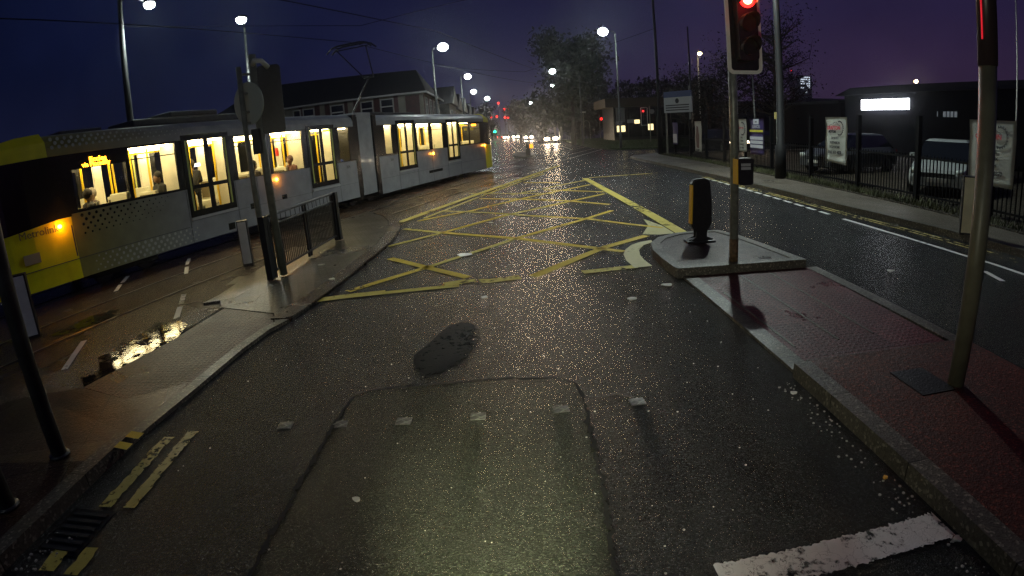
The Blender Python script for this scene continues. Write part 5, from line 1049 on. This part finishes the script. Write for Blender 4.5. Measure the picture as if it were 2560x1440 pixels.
# ================================================================== trees
LF = [mat('leaf_dark', (.008, .012, .005), .7, var=.5, vscale=.8), mat('leaf_mid', (.018, .025, .008), .7, var=.5, vscale=.8), mat('leaf_bare', (.005, .004, .0035), .8, var=.4, vscale=.8)]
BARK = mat('bark', (.035, .028, .020), .9, var=.3, vscale=8)
def tree(x, y, h, r, label, n=2600, seed=0, kind=0, base=.28, bare=False, leaf=.22, group='trees beyond the verge'):
    rg = np.random.default_rng(seed); t = thing('bare_tree' if bare else 'tree', label, 'tree', (x, y, 0), 0, group)
    tr = MB(); tr.tube([(0, 0, 0), (.1*r*.3, 0, h*.3), (.05*r, 0, h*.6), (0, 0, h*.92)], [h*.024, h*.018, h*.011, h*.003], 8)
    tips = []
    nb = 16 if not bare else 30
    for k in range(nb):
        a = rg.uniform(0, 6.28); z0 = h*rg.uniform(base, .8); ln_ = r*rg.uniform(.55, 1.0)*(1-.5*max(0, z0/h-.5)); z1 = z0+ln_*rg.uniform(.3, .9)
        z1 = min(z1, h*.98); e_ = (ln_*math.cos(a), ln_*math.sin(a), z1); m_ = (e_[0]*.5, e_[1]*.5, z0+(z1-z0)*.4)
        tr.tube([(0, 0, z0), m_, e_], [h*.009, h*.006, h*.002], 5); tips += [m_, e_]
        if bare:
            for q in range(7):
                f = rg.uniform(.3, 1); s_ = (e_[0]*f, e_[1]*f, z0+(z1-z0)*f); d = rg.normal(size=3)*r*.22; d[2] = abs(d[2]); tr.tube([s_, (s_[0]+d[0]*.6, s_[1]+d[1]*.6, s_[2]+d[2]*.5), (s_[0]+d[0], s_[1]+d[1], s_[2]+d[2])], [h*.003, h*.002, h*.0008], 3)
                if q < 4: tips.append(tuple(s_[i]+d[i] for i in range(3)))
    tr.build('trunk', BARK, t)
    cl = np.array(tips); m_ = max(8, int(len(cl)))
    C = np.repeat(cl, max(1, n//len(cl)), axis=0); C = C + rg.normal(size=C.shape)*np.array([r*.2, r*.2, h*.055]); C = C[(C[:, 2] > h*base*.75)]
    N_ = len(C); u = rg.normal(size=(N_, 3)); u /= np.linalg.norm(u, axis=1)[:, None]; v = np.cross(u, rg.normal(size=(N_, 3))); v /= np.linalg.norm(v, axis=1)[:, None]
    s_ = leaf*rg.uniform(.5, 1.3, size=(N_, 1)); V = np.stack([C-u*s_, C+v*s_*.6, C+u*s_, C-v*s_*.6], 1).reshape(-1, 3)
    me = bpy.data.meshes.new('crown'); me.vertices.add(len(V)); me.vertices.foreach_set('co', V.ravel()); me.loops.add(len(V)); me.loops.foreach_set('vertex_index', np.arange(len(V))); me.polygons.add(N_); me.polygons.foreach_set('loop_start', np.arange(N_)*4); me.update(calc_edges=True)
    me.materials.append(LF[kind]); o = bpy.data.objects.new('crown', me); COL.objects.link(o); o.parent = t; return t
tree(8.6, 68, 13.2, 4.6, 'big leafy roadside tree right of the road with lamps shining in it', 9000, 1, 1, .2, leaf=.26)
tree(3.7, 112, 8.8, 2.3, 'small rounded tree left of the big roadside tree', 2600, 2, 0, .15, leaf=.24)
tree(8.8, 118, 8.5, 3.2, 'dark tree between the small tree and the big tree', 2400, 3, 0, .1, leaf=.3)
for i, (x, y, h, r, lb) in enumerate([(15, 103, 9.0, 5, 'dark tree just right of the big tree, beyond the verge'), (20.5, 108, 11.2, 6, 'taller dark tree over the dealership canopy left end'), (27.5, 106, 10, 5.5, 'dark tree above the dealership'), (33.5, 104, 9.6, 5.5, 'dark tree behind the dealer totem sign'), (40.0, 106, 10.8, 6, 'dark tree left of the red signal behind the yellowish lamp'), (13, 96, 6.5, 4, 'low dark bushy tree behind the railing')]):
    tree(x, y, h, r, lb, 3000, 20+i, 0, .05, leaf=.36)
for i, (x, y, h, r, lb) in enumerate([(23.0, 45, 11.5, 3.6, 'bare tree right of the red signal head'), (20.0, 47, 8.2, 2.8, 'smaller bare tree directly behind the red signal pole'), (26.5, 52, 9.0, 3.4, 'bare tree above the low shed'), (17.0, 50, 7.0, 2.6, 'small bare tree left of the red signal pole')]):
    tree(x, y, h, r, lb, 2600, 40+i, 2, .2, True, leaf=.10, group='bare trees behind the signal')
for i, (x, y, h, r, lb) in enumerate([(-3.6, 128, 7.5, 2.4, 'dark tree just past the rear end of the tram'), (-5.5, 140, 9.0, 3, 'taller dark tree at the end of the terrace'), (-3.0, 160, 6, 2.2, 'low dark tree left of the green signal')]):
    tree(x, y, h, r, lb, 2000, 60+i, 0, .08, leaf=.28, group='trees past the terrace')
for i, (x, y, h, r, lb) in enumerate([(6.5, 175, 9, 5, 'far dark tree above the oncoming queue'), (13, 170, 11, 6, 'far dark tree behind the nearest oncoming car'), (-8, 190, 9, 5, 'farthest dark tree left of the signals')]):
    tree(x, y, h, r, lb, 1500, 70+i, 0, .05, leaf=.4, group='far trees')
# weeds and grass
def tufts(name, n, f, hgt, label, m):
    rg = np.random.default_rng(7); V = []; 
    for k in range(n):
        x, y, z = f(rg); a = rg.uniform(0, 6.28); h = hgt*rg.uniform(.4, 1.3); w = .012*rg.uniform(.6, 1.6); dx, dy = math.cos(a), math.sin(a); l_ = h*rg.uniform(.1, .7)
        V += [(x-dy*w, y+dx*w, z), (x+dy*w, y-dx*w, z), (x+dx*l_, y+dy*l_, z+h)]
    V = np.array(V); me = bpy.data.meshes.new(name); me.vertices.add(len(V)); me.vertices.foreach_set('co', V.ravel()); me.loops.add(len(V)); me.loops.foreach_set('vertex_index', np.arange(len(V))); me.polygons.add(n); me.polygons.foreach_set('loop_start', np.arange(n)*3); me.update(calc_edges=True)
    me.materials.append(m); o = bpy.data.objects.new(name, me); COL.objects.link(o); tag(o, label, kind='stuff')
def fw_(rg): y = rg.uniform(5, 34) if rg.random() < .5 else rg.normal(15, 4); return (9.3+abs(rg.normal(0, .3)) + max(0, (y-16)*.02), y, .13)
tufts('weeds', 5200, fw_, .14, 'weeds and dead grass along the fence foot', mat('weed', (.06, .065, .025), .8, var=.5, vscale=2))
def fg_(rg): return (rg.uniform(8.9, 22), rg.uniform(47.5, 92), .12)
tufts('grass', 6000, fg_, .16, 'grass on the verge by the dealership', mat('grass_blade', (.03, .055, .012), .8))

# ================================================================== overhead wires
WIRE = mat('wire', (.004, .004, .005), .6)
def wire(pts, r, lb):
    P = []
    for a, b in zip(pts, pts[1:]):
        a, b = Vector(a), Vector(b); sg_ = (b-a).length*.012
        for k in range(12): u = k/12; p = a.lerp(b, u); p.z -= sg_*4*u*(1-u); P.append(p)
    P.append(Vector(pts[-1])); mb = MB(); mb.tube(P, r, 5); tag(mb.build('overhead_wire', WIRE), lb, 'overhead wire', 'tram overhead wires')
def T3(s, o, z): p = T(s, o); return (p[0], p[1], z)
wire([T3(-12, 1.07, 5.72), T3(13, 1.07, 5.72), T3(42, 1.07, 5.72)], .014, 'contact wire running above the tram roof')
wire([T3(-12, -1.9, 5.75), T3(14, -1.9, 5.75), T3(44, -1.9, 5.75)], .016, 'contact wire over the nearer empty track')
wire([(-12.55, 17.5, 7.2), (-4.6, 20, 6.2), (9.2, 17.6, 8.0)], .012, 'cross wire spanning from the left lamp column to the right column')
wire([(-4.29, 40, 7.0), (2, 41, 6.2), (9.95, 35.1, 8.0)], .014, 'cross wire spanning the road by the pub')

# ================================================================== night haze
hz = bpy.data.materials.new('haze_air'); hz.use_nodes = True; n_ = hz.node_tree.nodes; n_.remove(n_['Principled BSDF'])
pv = n_.new('ShaderNodeVolumePrincipled'); pv.inputs['Density'].default_value = .0009; pv.inputs['Color'].default_value = (.85, .9, 1, 1); pv.inputs['Anisotropy'].default_value = .95
hz.node_tree.links.new(pv.outputs[0], n_['Material Output'].inputs['Volume'])
tag(MB().box(-70, 260, -40, 430, -1, 60).build('haze', hz), 'thin night haze', kind='stuff')
